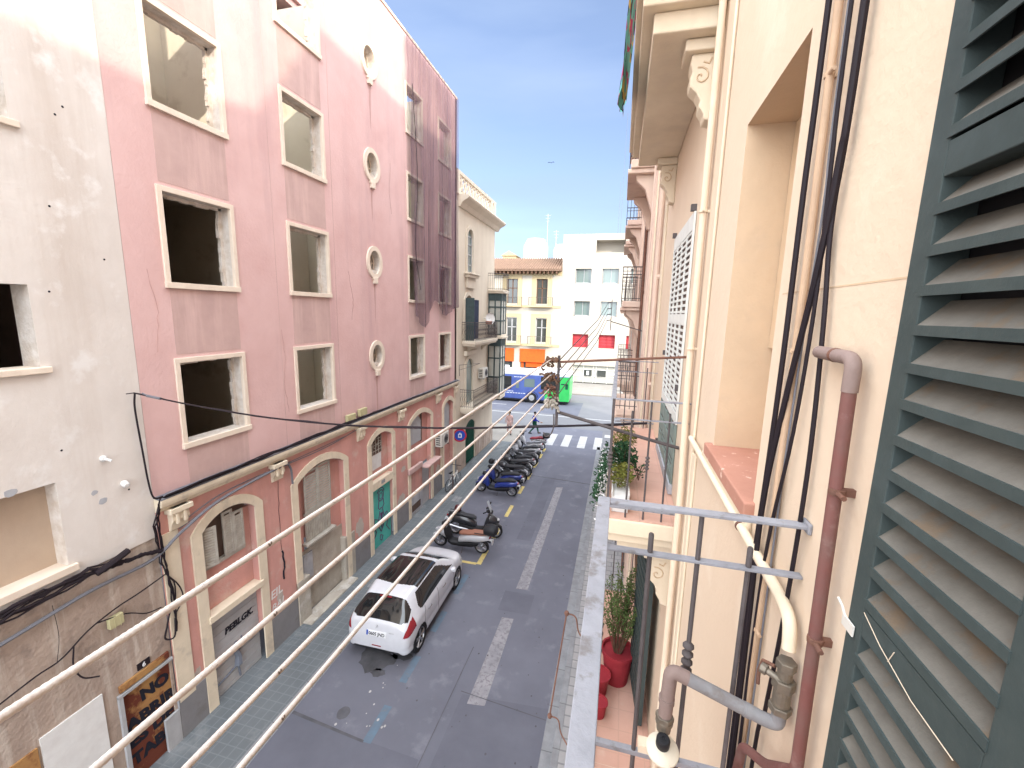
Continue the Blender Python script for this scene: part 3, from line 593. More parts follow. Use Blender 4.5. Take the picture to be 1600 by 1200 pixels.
q = MB(); q.box(XL-.2, XL+.07, 6.0, 7.36, 2.03, 2.17); q.build('door_lintel', 'cream_trim', PB, bevel=.008)
q = MB()
for i in range(20): q.box(XL-.17-.006*(i % 2), XL-.12-.006*(i % 2), 6.05, 7.29, .12+i*.0955, .12+(i+1)*.0955-.004)
rd = q.build('roller_door', 'roller', PB)
text('PEBLGK.', .20, (XL-.113, 6.42, 1.42), (0, 1, .02), (0, 0, 1), 'ink', rd, 'graffiti', bold=.008, shear=.15)
text('SEDE', .15, (XL-.113, 6.22, 1.88), (0, 1, .02), (0, 0, 1), 'ink_grey', rd, 'graffiti', bold=.001)
q = MB()                                        # stencilled dancing figure
fx = XL-.112
q.tube([(fx, 6.62, .90), (fx, 6.68, .72), (fx, 6.66, .50)], [.05, .07, .09], 6); q.tube([(fx, 6.66, .5), (fx, 6.70, .18)], .025, 6); q.tube([(fx, 6.64, .5), (fx, 6.2, .42), (fx, 6.13, .40)], .022, 6)
q.tube([(fx, 6.68, .78), (fx, 6.85, .92), (fx, 6.80, 1.1)], .018, 6); q.lathe([(.05, -.01), (.05, .01)], (fx, 6.66, 1.02), (1, 0, 0), 12)
q.build('graffiti', 'ink_grey', rd)
text('Dragut', .13, (XL-.113, 6.10, .92), (0, 1, .1), (0, 0, 1), 'wood_board', rd, 'graffiti', shear=.3)
text('EIL', .30, (XL+.002, 7.56, 1.45), (0, 1, .05), (0, 0, 1), 'ink_white', PB, 'graffiti', bold=.004, shear=.1); text('BAL', .26, (XL+.002, 7.56, 1.12), (0, 1, .05), (0, 0, 1), 'ink_white', PB, 'graffiti', bold=.002, shear=.2)
q = MB(); q.tube(wiggle([(XL+.003, 8.03, 4.3), (XL+.003, 7.98, 3.4), (XL+.003, 8.0, 2.5)], .012), .006, 4); q.tube(wiggle([(XL+.004, 8.0, 2.5), (XL+.004, 8.03, 2.1), (XL+.004, 8.0, 1.75)], .02), .022, 5)
q.build('wall_crack', 'ink', PB)
# bay 2
panel(8.625, 8.92, 1.95, 4.0, 'pink_low', 'infill_panel'); panel(9.98, 10.495, 1.95, 4.0, 'pink_low', 'infill_panel')
q = MB(); q.prism(arch(8.63, 10.49, 2.3, 3.975, 4.265), XL-.26, XL-.18); q.build('back_panel', 'pink_low', PB)
louvre(8.93, 9.45, 3.0, 4.16, XL-.06, pitch=.07); louvre(9.45, 9.97, 3.0, 4.20, XL-.06, pitch=.07)
q = MB(); q.box(XL-.13, XL-.05, 8.93, 9.97, 2.92, 3.0); q.box(XL-.12, XL-.09, 8.95, 9.95, 2.18, 2.92)
for i in range(14): q.box(XL-.09, XL-.075, 9.0+i*.068, 9.03+i*.068, 2.2, 2.9)
q.build('lower_shutter_panel', 'shutter_old', PB)
q = MB(); q.box(XL-.18, XL+.03, 8.86, 10.04, 2.10, 2.17); q.build('shop_sill', 'shutter_old', PB, bevel=.01)
panel(8.6, 10.5, -.05, 1.95, 'concrete', 'bricked_wall', x=XL-.14)
q = MB(); q.box(XL-.14, XL-.10, 8.75, 9.15, 1.1, 1.85); q.build('meter_door', 'plinth', PB)
q = MB(); q.box(XL-.1, XL+.3, 8.5, 10.6, .0, .16); q.build('door_step', 'concrete', PB, bevel=.02)
# bay 3: teal door
q = MB(); q.prism(arch(11.97, 13.27, 3.4, 4.018, 4.268), XL-.26, XL-.18); q.build('back_panel', 'pink_low', PB)
panel(11.965, 13.275, 2.5, 3.5, 'pink_low', 'infill_panel')
q = MB(); q.box(XL-.2, XL+.03, 11.97, 13.27, 2.36, 2.62); q.build('door_lintel', 'cream_trim', PB)
q = MB(); q.box(XL-.17, XL-.14, 12.2, 12.85, 3.52, 4.15); q.build('grated_window', 'inside_dark', PB)
q = MB()
for i in range(4): q.tube([(XL-.12, 12.25+i*.18, 3.53), (XL-.12, 12.25+i*.18, 4.14)], .012, 5)
for i in range(3): q.tube([(XL-.12+.0, 12.2, 3.65+i*.2), (XL-.12, 12.85, 3.65+i*.2)], .012, 5)
for i in range(2): q.tube([(XL-.12, 12.38+i*.3+.1*math.cos(t), 3.85+.1*math.sin(t)) for t in [k*PI/6 for k in range(13)]], .01, 5)
q.build('window_grille', 'shutter_old', PB)
q = MB(); q.box(XL-.15, XL-.145, 11.99, 12.80, 2.98, 3.50); q.build('paper_notice', 'white', PB)
q = MB(); q.box(XL-.16, XL-.10, 12.0, 13.26, .1, 2.36); td = q.build('teal_door', 'teal', PB)
q = MB(); dx = XL-.097
def ln(pts, r=.018): q.tube([(dx, a, b) for a, b in pts], r, 5)
ln([(12.63+.17*math.cos(t), 1.95+.20*math.sin(t)) for t in [k*PI/8 for k in range(17)]]); ln([(12.63+.10*math.cos(t), 1.93+.11*math.sin(t)) for t in [k*PI/8 for k in range(17)]], .012)
ln([(12.50, 1.80), (12.45, 1.55), (12.55, 1.45), (12.62, 1.5), (12.70, 1.45), (12.82, 1.55), (12.77, 1.8)]); ln([(12.4, 2.1), (12.5, 2.2), (12.63, 2.24), (12.78, 2.18), (12.85, 2.05)])
ln([(12.55, 1.4), (12.45, 1.1), (12.47, .8), (12.6, .6), (12.75, .78), (12.8, 1.1), (12.72, 1.42)]); ln([(12.6, 1.3), (12.63, .75), (12.68, 1.3)], .03)
ln([(12.45, 1.1), (12.2, 1.25), (12.15, 1.0), (12.3, .7), (12.1, .5)]); ln([(12.8, 1.1), (13.0, 1.2), (13.1, .95), (12.95, .65), (13.15, .4)]); ln([(12.55, .5), (12.7, .4), (12.62, .25), (12.5, .35), (12.55, .5)])
q.build('graffiti', 'ink_purple', td)
q = MB(); q.box(XL+.03, XL+.04, 12.5, 12.72, 2.44, 2.56); q.build('number_plate', 'plinth', PB)
# bay 4
q = MB(); q.prism(arch(14.665, 16.545, 2.0, 3.978, 4.268), XL-.26, XL-.17); q.build('back_panel', 'pink_low', PB)
q = MB(); q.prism(arch(14.72, 15.85, 3.05, 3.9, 4.22), XL-.17, XL-.12); q.build('boarded_window', 'roller', PB)
q = MB(); q.box(XL-.16, XL-.10, 14.68, 14.72, 3.0, 4.1); q.box(XL-.16, XL-.10, 15.85, 15.92, 3.0, 4.2); q.build('window_trim', 'inside_dark', PB)
panel(14.66, 15.72, .9, 2.1, 'pink_low', 'infill_panel', x=XL-.02); panel(14.66, 15.72, -.05, .92, 'plinth', 'plinth_panel', x=XL-.0); panel(16.50, 16.552, -.05, 2.1, 'pink_low', 'infill_panel', x=XL-.02)
q = MB(); q.box(XL, XL+.35, 15.55, 16.95, 1.93, 2.02); q.box(XL, XL+.12, 14.4, 15.55, 2.02, 2.25); q.build('canopy_slab', 'spandrel', PB, bevel=.03)
q = MB(); q.box(XL-.16, XL-.08, 15.74, 16.5, -.05, 1.9); q.build('back_door', 'roller', PB)
q = MB(); q.box(XL, XL+.012, 14.75, 15.5, .30, .58); q.build('cellar_vent', 'inside_dark', PB)
# bay 5
q = MB(); q.prism(arch(17.99, 19.09, .9, 3.99, 4.235), XL-.26, XL-.17); q.build('back_panel', 'pink_low', PB)
q = MB(); q.prism(arch(18.15, 18.95, 2.9, 3.85, 4.10), XL-.17, XL-.12); q.build('boarded_window', 'roller', PB)
panel(17.99, 19.09, -.05, .95, 'plinth', 'plinth_panel', x=XL-.05)
q = MB(); q.tube([(XL+.05, 17.55, 2.4), (XL+.05, 17.55, .9)], .045, 8); q.build('downpipe', 'cream_trim', PB)

random.seed(41)
def ragged(y, z, ry, rz, n=18): return [(y+ry*math.cos(k*2*PI/n)*random.uniform(.6, 1.1), z+rz*math.sin(k*2*PI/n)*random.uniform(.6, 1.1)) for k in range(n)]
for (y, z, ry, rz) in ((7.85, 1.35, .12, .22), (11.2, 1.5, .25, .35), (10.6, 1.9, .12, .35), (13.9, 1.25, .3, .25), (14.1, 2.4, .22, .12), (16.9, 2.2, .15, .3), (17.3, 1.2, .25, .3), (5.7, 1.15, .08, .2)):
    q = MB(); q.prism(ragged(y, z, ry, rz), XL+.0005, XL+.003); q.build('repair_patch', 'old_repair', PB)
for pts in (((8.45, 7.9), (8.5, 7.2), (8.42, 6.6), (8.52, 5.9)), ((11.1, 9.5), (11.3, 8.7), (11.2, 8.1)), ((13.6, 13.2), (13.5, 12.2), (13.62, 11.6)), ((5.6, 9.0), (5.7, 8.3), (5.62, 7.6)), ((11.4, 3.9), (11.5, 3.1), (11.42, 2.2))):
    q = MB(); q.tube(wiggle([(XL+.001, a, b_) for a, b_ in pts], .015, 6), .0045, 4); q.build('wall_crack', 'rust_run', PB)
# ================================================================== WHITE BUILDING AT THE LEFT EDGE
WB = empty('gutted_building', 'weathered off-white gutted building at the left edge with empty window holes', 'building', (XL-3, 0, 0))
hs = [rect(2.6, 4.14, 10.70, 13.0), rect(2.4, 4.06, 7.52, 8.64), rect(1.5, 4.02, 4.55, 5.86)]
u = MB(); rv = MB(); wall_x(u, XL, rect(-5, Y0-.004, 4.36, 16.2), hs, -.34, rv); u.build('upper_wall', 'white_wall', WB); rv.parts('window_reveal', 'reveal', WB)
u = MB(); wall_x(u, XL-.02, rect(-5, Y0-.004, -.1, 4.36), [rect(4.42, 5.22, .1, 1.98)], -.1); u.build('lower_wall', 'dirty_wall', WB)
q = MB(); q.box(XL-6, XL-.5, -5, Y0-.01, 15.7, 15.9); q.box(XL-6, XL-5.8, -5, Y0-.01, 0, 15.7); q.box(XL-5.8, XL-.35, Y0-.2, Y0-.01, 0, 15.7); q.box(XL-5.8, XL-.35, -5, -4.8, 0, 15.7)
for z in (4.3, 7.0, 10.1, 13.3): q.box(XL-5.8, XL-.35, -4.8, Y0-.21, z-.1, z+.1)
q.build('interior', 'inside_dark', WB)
q = MB(); q.box(XL-.34, XL+.05, 1.4, 4.12, 4.44, 4.556); q.build('sill', 'frame', WB, bevel=.01)
q = MB(); q.box(XL-.34, XL+.06, 2.3, 4.16, 7.44, 7.527); q.build('sill', 'frame', WB, bevel=.01)
q = MB(); q.box(XL-.34, XL+.05, 2.5, 4.22, 10.62, 10.707); q.build('sill', 'frame', WB, bevel=.01)
q = MB(); q.box(XL-.28, XL-.24, 1.4, 4.02, 4.5, 5.9); q.build('window_board', 'board', WB, label='pale brown board closing the lowest window')
q = MB(); q.box(XL-.28, XL-.26, 2.6, 4.1, 10.7, 13.0); q.build('window_board', 'cable_grey', WB)
q = MB(); q.box(XL-.10, XL-.05, 4.42, 5.22, .12, 1.96); bd = q.build('door_board', 'wood_board', WB)
for s, z in (('NO', 1.50), ('ABRIR', 1.12), ('ES DE', .78), ('TABU', .42)):
    text(s, .30, (XL-.046, 4.47 if s != 'NO' else 4.72, z), (0, 1, -.03), (0, 0, 1), 'ink', bd, 'lettering', bold=.016, shear=-.1)
q = MB(); q.box(XL-.08, XL+.03, 4.36, 4.42, .1, 1.92); q.box(XL-.08, XL+.035, 4.36, 5.25, 1.90, 1.95); q.build('door_frame', 'roller', WB)
q = MB(); q.box(XL-.03, XL+.02, 4.40, 5.2, 1.98, 2.10); q.build('door_lintel', 'wood_board', WB)
q = MB(); q.box(XL-.02, XL+.0, 4.70, 4.90, 2.13, 2.25); hp = q.build('house_number', 'cable', WB)
text('6', .11, (XL+.004, 4.77, 2.15), (0, 1, 0), (0, 0, 1), 'plate', hp, 'lettering', bold=.003)
q = MB(); q.box(XL-.02, XL+.004, 3.40, 4.17, .3, 2.20); q.build('whitewashed_patch', 'white', WB)
q = MB(); q.box(XL-.1, XL+.008, 1.6, 3.36, .1, 2.1); q.build('painted_garage_door', 'wood_board', WB)
q = MB(); q.box(XL-.02, XL+.03, 5.0, 5.26, .1, .8); q.build('corner_pipe', 'roller', WB)
# ================================================================== WALL CABLES ON THE LEFT SIDE
def cable(name, label, paths, mats_='cable', cat='cable', group=None):
    q = MB()
    for pts, r in paths: q.tube(pts, r, 6)
    return q.build(name, mats_, label=label, cat=cat, group=group)
random.seed(21)
P_ = []
for k in range(5):
    P_.append((wiggle([(XL+.12+.02*k, 5.35, 5.06+.015*k), (XL+.16, 8.5, 5.09+.012*k), (XL+.13, 12, 5.08+.01*k), (XL+.17, 16, 5.09), (XL+.14, 19.4, 5.07)], .022, 9), .014))
cable('cable_bundle', 'thick black bundle of cables lying along the top of the ground floor cornice', P_)
P_ = []
for k in range(4):
    o = k*.03
    P_.append((wiggle([(XL+.06+o, 5.34-.02*k, 5.08), (XL+.08, 5.26-o, 4.6), (XL+.06, 5.30-o, 3.9), (XL+.07, 5.32+o, 3.3), (XL+.05, 5.36, 2.4)], .02, 5), .013))
P_.append((smooth_path([(XL+.06, 5.30, 3.6), (XL+.1, 5.45, 3.3), (XL+.1, 5.50, 3.0), (XL+.06, 5.36, 2.75)]), .012))
P_.append((smooth_path([(XL+.06, 5.30, 2.95), (XL+.14, 5.15, 2.7), (XL+.1, 5.12, 2.45), (XL+.14, 5.25, 2.4), (XL+.08, 5.34, 2.7)]), .016))
cable('cable_bundle', 'tangle of black cables running down the joint between white and pink buildings', P_)
P_ = []
for k in range(7):
    P_.append((wiggle([(XL+.05+.02*k, -4, 3.98+.03*k), (XL+.08, 3.2, 4.22+.03*k), (XL+.10, 4.2, 4.28+.022*k), (XL+.10, 4.9, 4.22), (XL+.08, 5.28, 4.10)], .03, 7), .013+.004*(k % 3)))
P_.append((smooth_path([(XL+.14, 4.25, 4.30), (XL+.16, 4.45, 4.36), (XL+.16, 4.70, 4.44)]), .05))
cable('cable_bundle', 'sagging black bundle of cables under the lowest window of the white building', P_)
cable('conduit_pipe', 'grey sagging conduit running below the black cables on the dirty wall', [(smooth_path([(XL+.05, -4, 3.2), (XL+.05, 3.1, 3.92), (XL+.06, 4.2, 4.03), (XL+.07, 5.1, 4.02), (XL+.13, 5.6, 4.30), (XL+.16, 6.4, 4.58), (XL+.12, 8.0, 4.68), (XL+.08, 8.35, 4.55), (XL+.08, 8.40, 4.1)], 8), .027)], 'cable_grey', 'conduit')
cable('wall_cable', 'two thin grey cables slanting under the cornice of the pink building', [(smooth_path([(XL+.05, 5.6, 4.42), (XL+.05, 6.8, 4.66), (XL+.05, 9.5, 4.62), (XL+.05, 11.3, 4.76)], 6), .011), (smooth_path([(XL+.06, 5.6, 4.34), (XL+.05, 7.2, 4.62), (XL+.05, 10.6, 4.70)], 6), .009)], 'cable_grey')
cable('wall_cable', 'thin black cable zigzagging across the dirty lower wall of the white building', [(smooth_path([(XL+.04, 3.0, 3.10), (XL+.05, 3.45, 3.20), (XL+.04, 3.75, 3.22), (XL+.05, 4.1, 3.42), (XL+.05, 4.5, 3.52), (XL+.05, 4.85, 3.55), (XL+.05, 5.3, 3.62)], 5), .011),
      (smooth_path([(XL+.05, 3.9, 3.30), (XL+.06, 3.86, 3.0), (XL+.05, 3.95, 2.72), (XL+.10, 4.12, 2.60)], 5), .012), (smooth_path([(XL+.05, 4.2, 3.46), (XL+.07, 4.6, 3.34), (XL+.06, 4.9, 3.12), (XL+.05, 5.15, 3.05)], 5), .010), (smooth_path([(XL+.04, 3.75, 4.1), (XL+.05, 3.76, 3.6), (XL+.04, 3.7, 3.22)], 4), .004)])
q = MB(); q.box(XL, XL+.08, 4.36, 4.56, 3.22, 3.40); q.box(XL+.08, XL+.09, 4.42, 4.43, 3.2, 3.42); q.box(XL+.08, XL+.09, 4.50, 4.51, 3.2, 3.42); q.build('junction_box', 'boxgreen', label='small yellow-green junction box strapped by cables on the dirty lower wall', cat='junction box', bevel=.008)
for y, z in ((10.86, 5.19), (11.46, 5.24)):
    t_ = 'nearer the camera' if y < 11 else 'further from the camera'
    q = MB(); q.box(XL+.02, XL+.12, y-.20, y+.20, z-.10, z+.12); q.build('junction_box', 'boxgreen', label='yellowish junction box on the pink cornice, the one '+t_, cat='junction box', bevel=.012, group='boxes on the cornice')
q = MB(); q.lathe([(.045, 0), (.05, .03), (.03, .05)], (XL, 4.62, 6.02), (1, 0, 0), 12); q.tube([(XL+.05, 4.62, 6.02), (XL+.12, 4.66, 5.98)], .02); q.build('wall_lamp', 'white', label='small white lamp fixture on the white wall above the lowest window', cat='lamp')
q = MB(); q.lathe([(.05, 0), (.05, .08), (.03, .1)], (XL, 4.86, 5.52), (1, -.2, -.3), 12); q.build('security_camera', 'white', label='small white round device on the white wall beside the hanging black cable', cat='camera')
random.seed(5)
q = MB()
for _ in range(9):
    y, z = random.uniform(3.3, 5.1), random.uniform(4.6, 11.5); q.lathe([(.016, 0), (.012, .004)], (XL+.001, y, z), (1, 0, 0), 7)
q.build('wall_hole', 'ink', WB, kind='stuff')
q = MB()
for (y, z, s) in ((4.55, 5.35, .07), (3.55, 5.9, .08), (4.45, 5.52, .05)): q.prism([(y+s*math.cos(a)*random.uniform(.7, 1.1), z+s*.8*math.sin(a)*random.uniform(.7, 1.1)) for a in [k*PI/5 for k in range(10)]], XL, XL+.003)
q.build('mortar_patch', 'plinth', WB)
# cable across the street
A, B = Vector((XL+.08, 5.12, 6.98)), Vector((.31, 4.22, 7.40))
pts = [A.lerp(B, i/24)-Vector((0, 0, .26*math.sin(PI*i/24))) for i in range(25)]
q = MB(); q.tube(pts, .012, 6); q.tube([p+Vector((0, .01, .012*math.sin(i*1.3))) for i, p in enumerate(pts)], .008, 5)
q.tube([pts[0], (XL+.06, 5.02, 6.98)], .008, 5); q.tube(smooth_path([pts[0]+Vector((.02, 0, 0)), (XL+.06, 5.12, 6.7), (XL+.08, 5.14, 6.0), (XL+.07, 5.18, 5.4), (XL+.09, 5.22, 5.12), (XL+.1, 5.36, 5.08)]), .016, 6)
q.build('street_cable', 'cable', label='black cable strung across the street from the pink building to the clothes line arm', cat='cable')
q = MB(); q.tube([pts[1], pts[2]], .022, 8); q.tube([pts[0]+Vector((.2, -.01, .01)), pts[1]], .012, 6); q.build('cable_clamp', 'cable_grey', label='grey coiled tension clamp on the street cable near the pink wall', cat='clamp')

# ================================================================== CORNER BUILDING
CB = empty('corner_building', 'beige ornate corner building with arched windows, small balconies and an openwork parapet', 'building', (XL-3, 22.7, 0))
CW = XL-.02
hs = [arch(21.0, 21.9, 10.35, 12.1, 12.55), arch(20.75, 21.75, 6.95, 8.95, 9.25), arch(20.9, 22.0, 3.55, 5.6, 5.95), arch(20.95, 22.5, .12, 2.2, 2.5)]
u = MB(); wall_x(u, CW, rect(Y1+.02, 25.88, -.1, 13.55), hs, -.2); u.box(CW-8, CW-.001, 25.7, 25.879, -.1, 13.55); u.box(CW-8, CW-.001, Y1+.03, 25.69, 13.3, 13.5); u.build('wall', 'corner_wall', CB)
q = MB(); q.prism([(CW-.1, 13.3), (CW+.08, 13.3), (CW+.2, 13.5), (CW+.5, 13.66), (CW+.55, 13.74), (CW+.52, 13.8), (CW-.1, 13.85)], Y1+.3, 26.4, 'y'); q.build('cornice', 'corner_wall', CB, bevel=.01)
q = MB(); q.box(CW-.12, CW+.04, Y1+.05, 25.9, 13.85, 14.0); q.box(CW-.12, CW+.04, Y1+.05, 25.9, 14.75, 14.9)
for y in (Y1+.05, 24.9, 25.5): q.box(CW-.12, CW+.04, y, y+.35, 14.0, 14.75)
for i in range(10):
    y = 20.05+i*.5; q.tube([(CW-.04, y+.21*math.cos(t), 14.37+.33*math.sin(t)) for t in [k*PI/5 for k in range(11)]], .05, 5); q.tube([(CW-.04, y-.2, 14.1), (CW-.04, y+.2, 14.66)], .035, 5)
q.build('openwork_parapet', 'corner_wall', CB)
b = MB()
for a in ((21.0, 21.9, 10.35, 12.1, 12.55), (20.75, 21.75, 6.95, 8.95, 9.25), (20.9, 22.0, 3.55, 5.6, 5.95)): ring_x(b, CW, CW+.06, arch(a[0]-.18, a[1]+.18, a[2], a[3]+.05, a[4]+.18), arch(*a))
b.build('window_surround', 'corner_wall', CB)
q = MB(); q.prism(arch(21.0, 21.9, 10.35, 12.1, 12.55), CW-.16, CW-.08); wn_ = q.build('window', 'pane', CB)
q = MB()
for z in (10.8, 11.3, 11.8, 12.2): q.box(CW-.08, CW-.05, 21.0, 21.9, z-.03, z+.03)
for y in (21.03, 21.45, 21.87): q.box(CW-.08, CW-.05, y-.03, y+.03, 10.36, 12.15)
q.build('muntin', 'roller', wn_)
q = MB(); q.box(CW, CW+.25, 20.7, 22.2, 10.13, 10.28); q.box(CW, CW+.32, 20.6, 22.3, 10.28, 10.36); q.box(CW, CW+.12, 20.85, 22.05, 9.6, 10.13); q.build('hood_mould', 'corner_wall', CB, bevel=.02)
q = MB(); q.prism(arch(20.75, 21.75, 6.95, 8.95, 9.25), CW-.19, CW-.15); q.build('window', 'inside_dark', CB)
q = MB(); q.box(CW-.1, CW-.06, 21.3, 21.75, 6.95, 9.0); q.build('curtained_leaf', 'pane_warm', CB)
q = MB(); q.box(CW+.04, CW+.52, 20.70, 20.75, 6.95, 9.1); q.build('open_shutter', 'green_iron', CB)
q = MB(); q.box(CW+.02, CW+.08, 21.85, 22.75, 6.95, 9.05); q.build('open_shutter', 'navy_shutter', CB)
def iron_balcony(parent, x0, x1, y0, y1, zf, m='iron', th=.14, slabm='corner_wall', h=.95, step=.11, name='balcony', curly=False):
    q = MB(); q.box(x0, x1, y0, y1, zf-th, zf); q.box(x0, x1-.06, y0+.06, y1-.06, zf-th-.10, zf-th)
    o = q.build(name, slabm, parent, bevel=.02)
    r = MB(); zt = zf+h; c = [(x0, y0+.03), (x1-.03, y0+.03), (x1-.03, y1-.03), (x0, y1-.03)]
    for z in (zf+.08, zt-.12, zt):
        r.tube([(a, b_, z) for a, b_ in c], .011 if z < zt else .018, 5)
    for (a0, b0), (a1, b1) in zip(c, c[1:]):
        L_ = math.hypot(a1-a0, b1-b0); n = max(1, int(L_/step))
        for i in range(n+1):
            x, y = a0+(a1-a0)*i/n, b0+(b1-b0)*i/n
            r.tube([(x, y, zf), (x, y, zt)], .008, 4)
            if curly and i < n: r.tube([(x+(a1-a0)/n*(.5+.4*math.sin(k*1.2)), y+(b1-b0)/n*(.5+.4*math.sin(k*1.2)), zf+.1+k*.09) for k in range(8)], .007, 4)
    r.build('railing', m, o)
    return o
iron_balcony(CB, CW, CW+.75, 20.35, 24.3, 6.93, curly=True, th=.16)
iron_balcony(CB, CW, CW+.75, 20.1, 24.6, 3.52, curly=True, th=.22)
q = MB(); q.prism(arch(20.9, 22.0, 3.55, 5.6, 5.95), CW-.16, CW-.05); q.build('closed_shutter', 'pane', CB)
q = MB(); q.prism(arch(20.95, 22.5, .12, 2.2, 2.5), CW-.16, CW-.05)
dr = q.build('green_door', 'greendoor', CB)
q = MB()
for i in range(7): q.box(CW-.05, CW-.03, 21.0+i*.21, 21.06+i*.21, .15, 2.3)
q.build('door_rib', 'greendoor', dr)
q = MB(); q.box(CW, CW+.05, Y1+.05, 20.9, -.05, 1.1); q.box(CW, CW+.05, 22.6, 25.88, -.05, 1.25); q.build('plinth', 'dirty_wall', CB)
for y, z in ((21.2, 6.6), (23.6, 6.6), (21.0, 3.0), (23.9, 3.0)):
    q = MB(); q.prism([(CW, z+.15), (CW+.55, z+.15), (CW+.5, z+.02), (CW+.2, z-.15), (CW, z-.4)], y-.1, y+.1, 'y'); q.build('corbel', 'corner_wall', CB, bevel=.02)
q = MB(); q.box(CW, CW+.2, 20.6, 22.3, 6.15, 6.4); q.build('hood_mould', 'corner_wall', CB, bevel=.03)
# glazed bays on the corner
for z0, z1, kind in ((3.35, 6.85, 'bay'), (7.1, 9.55, 'bay')):
    q = MB(); q.box(CW, CW+.85, 24.75, 25.88, z0-.22, z0); q.box(CW, CW+.95, 24.65, 25.95, z1, z1+.12); o = q.build('glazed_bay', 'corner_wall', CB, bevel=.02)
    q = MB(); X0, X1, YA, YB = CW+.0, CW+.82, 24.78, 25.85
    zs = [z0, z0+(z1-z0)*.33, z0+(z1-z0)*.66, z1-.42, z1]
    for x, y in ((X0+.03, YA), (X0+.42, YA), (X1-.04, YA), (X1-.04, (YA+YB)/2), (X1-.04, YB)): q.box(x-.035, x+.035, y-.035, y+.035, z0, z1)
    for z in zs: q.box(X0, X1, YA-.03, YA+.03, z-.04, z+.04); q.box(X1-.07, X1-.01, YA, YB, z-.04, z+.04)
    q.box(X0, X1, YA-.02, YA+.02, z1-.42, z1); q.box(X1-.06, X1-.02, YA, YB, z1-.42, z1)
    q.build('bay_frame', 'green_iron', o)
    q = MB(); q.box(X0+.03, X1-.05, YA+.005, YA+.02, z0, z1-.42); q.box(X1-.05, X1-.035, YA+.02, YB, z0, z1-.42); q.build('pane', 'pane_warm', o)
iron_balcony(CB, CW, CW+.95, 24.6, 26.0, 9.72, th=.1, h=.95, step=.13)
q = MB(); q.lathe([(.16, 0), (.20, .14), (.18, .2)], (CW+.5, 23.3, 7.72), n=14); q.build('flower_pot', 'terra_sill', label='terracotta pot on the rail of the corner building upper balcony', cat='pot')
def ac_unit(x, y, z, label):
    t = empty('air_conditioner', label, 'air conditioner', (x, y, z), group='air conditioner boxes')
    q = MB(); q.box(-.0, .32, -.42, .42, 0, .58); q.build('casing', 'ac_body', t, local=True, bevel=.02)
    q = MB()
    for r in (.08, .14, .20): q.tube([(.33, .08+r*math.cos(a), .29+r*math.sin(a)) for a in [k*PI/8 for k in range(17)]], .008, 4)
    for k in range(4): q.tube([(.328, .08-.2*math.cos(k*PI/4), .29-.2*math.sin(k*PI/4)), (.328, .08+.2*math.cos(k*PI/4), .29+.2*math.sin(k*PI/4))], .006, 4)
    q.build('fan_grille', 'black', t, local=True)
    q = MB(); q.lathe([(.205, 0), (.205, .003)], (.32, .08, .29), (1, 0, 0), 20); q.build('fan_opening', 'plinth', t, local=True)
    q = MB()
    for k in range(5): q.box(.06, .26, -.424, -.421, .08+k*.095, .13+k*.095)
    q.build('side_vent', 'black', t, local=True)
    q = MB(); q.box(.0, .34, -.35, -.31, -.04, 0); q.box(.0, .34, .31, .35, -.04, 0); q.build('bracket', 'iron', t, local=True)
ac_unit(XL+.03, 17.35, 2.42, 'white air conditioner box on the pink ground floor wall above the pavement')
ac_unit(CW+.02, 23.35, 4.65, 'white air conditioner box on the beige wall above the lower ornate balcony')
q = MB(); q.lathe([(.03, -.02), (.30, .03), (.33, .09)], (CW+.35, 23.9, 8.05), (1, -.7, .1), 20, cap=False); q.tube([(CW, 23.9, 8.05), (CW+.35, 23.9, 8.05)], .02); q.build('satellite_dish', 'white', label='small grey satellite dish on the beige corner building by the dark shutter', cat='satellite dish')
# no parking sign with a blue face
t = empty('traffic_sign', 'round blue traffic sign with a red rim on the wall by the green door', 'sign', (XL+.05, 19.4, 2.0))
q = MB(); q.lathe([(.34, 0), (.34, .02)], (XL+.28, 19.35, 2.30), (.45, -1, .0), 28); q.build('sign_rim', 'signred', t)
q = MB(); q.lathe([(.26, .02), (.26, .026)], (XL+.28, 19.35, 2.30), (.45, -1, .0), 28); q.build('sign_face', 'ink_blue', t)
q = MB(); ax = Vector((.45, -1, 0)).normalized(); rt = Vector((1, .45, 0)).normalized(); o = Vector((XL+.28, 19.35, 2.30))+ax*.027
for (a, b_, c_, d_) in ((-.09, .09, .04, .09), (-.09, .09, -.12, -.07), (-.09, -.045, -.12, .09), (.045, .09, -.12, .09), (-.03, .03, .09, .14)):
    q.add([o+rt*a+Vector((0, 0, c_)), o+rt*b_+Vector((0, 0, c_)), o+rt*b_+Vector((0, 0, d_)), o+rt*a+Vector((0, 0, d_))], [(0, 1, 2, 3)])
q.build('sign_symbol', 'plate', t)
q = MB(); q.tube([(XL, 19.4, 2.3), (XL+.28, 19.38, 2.3)], .02); q.build('bracket', 'iron', t)
q = MB(); q.tube([(CW, 20.0, 5.75), (CW+.02, 20.0, 5.2)], .012); q.tube([(CW, 20.0, 5.75), (CW+1.0, 20.3, 5.85)], .012); q.tube([(CW+.02, 20.0, 5.5), (CW+1.0, 20.3, 5.85)], .009); q.build('iron_bracket', 'iron', label='thin iron bracket arm sticking out from the beige corner building', cat='bracket')

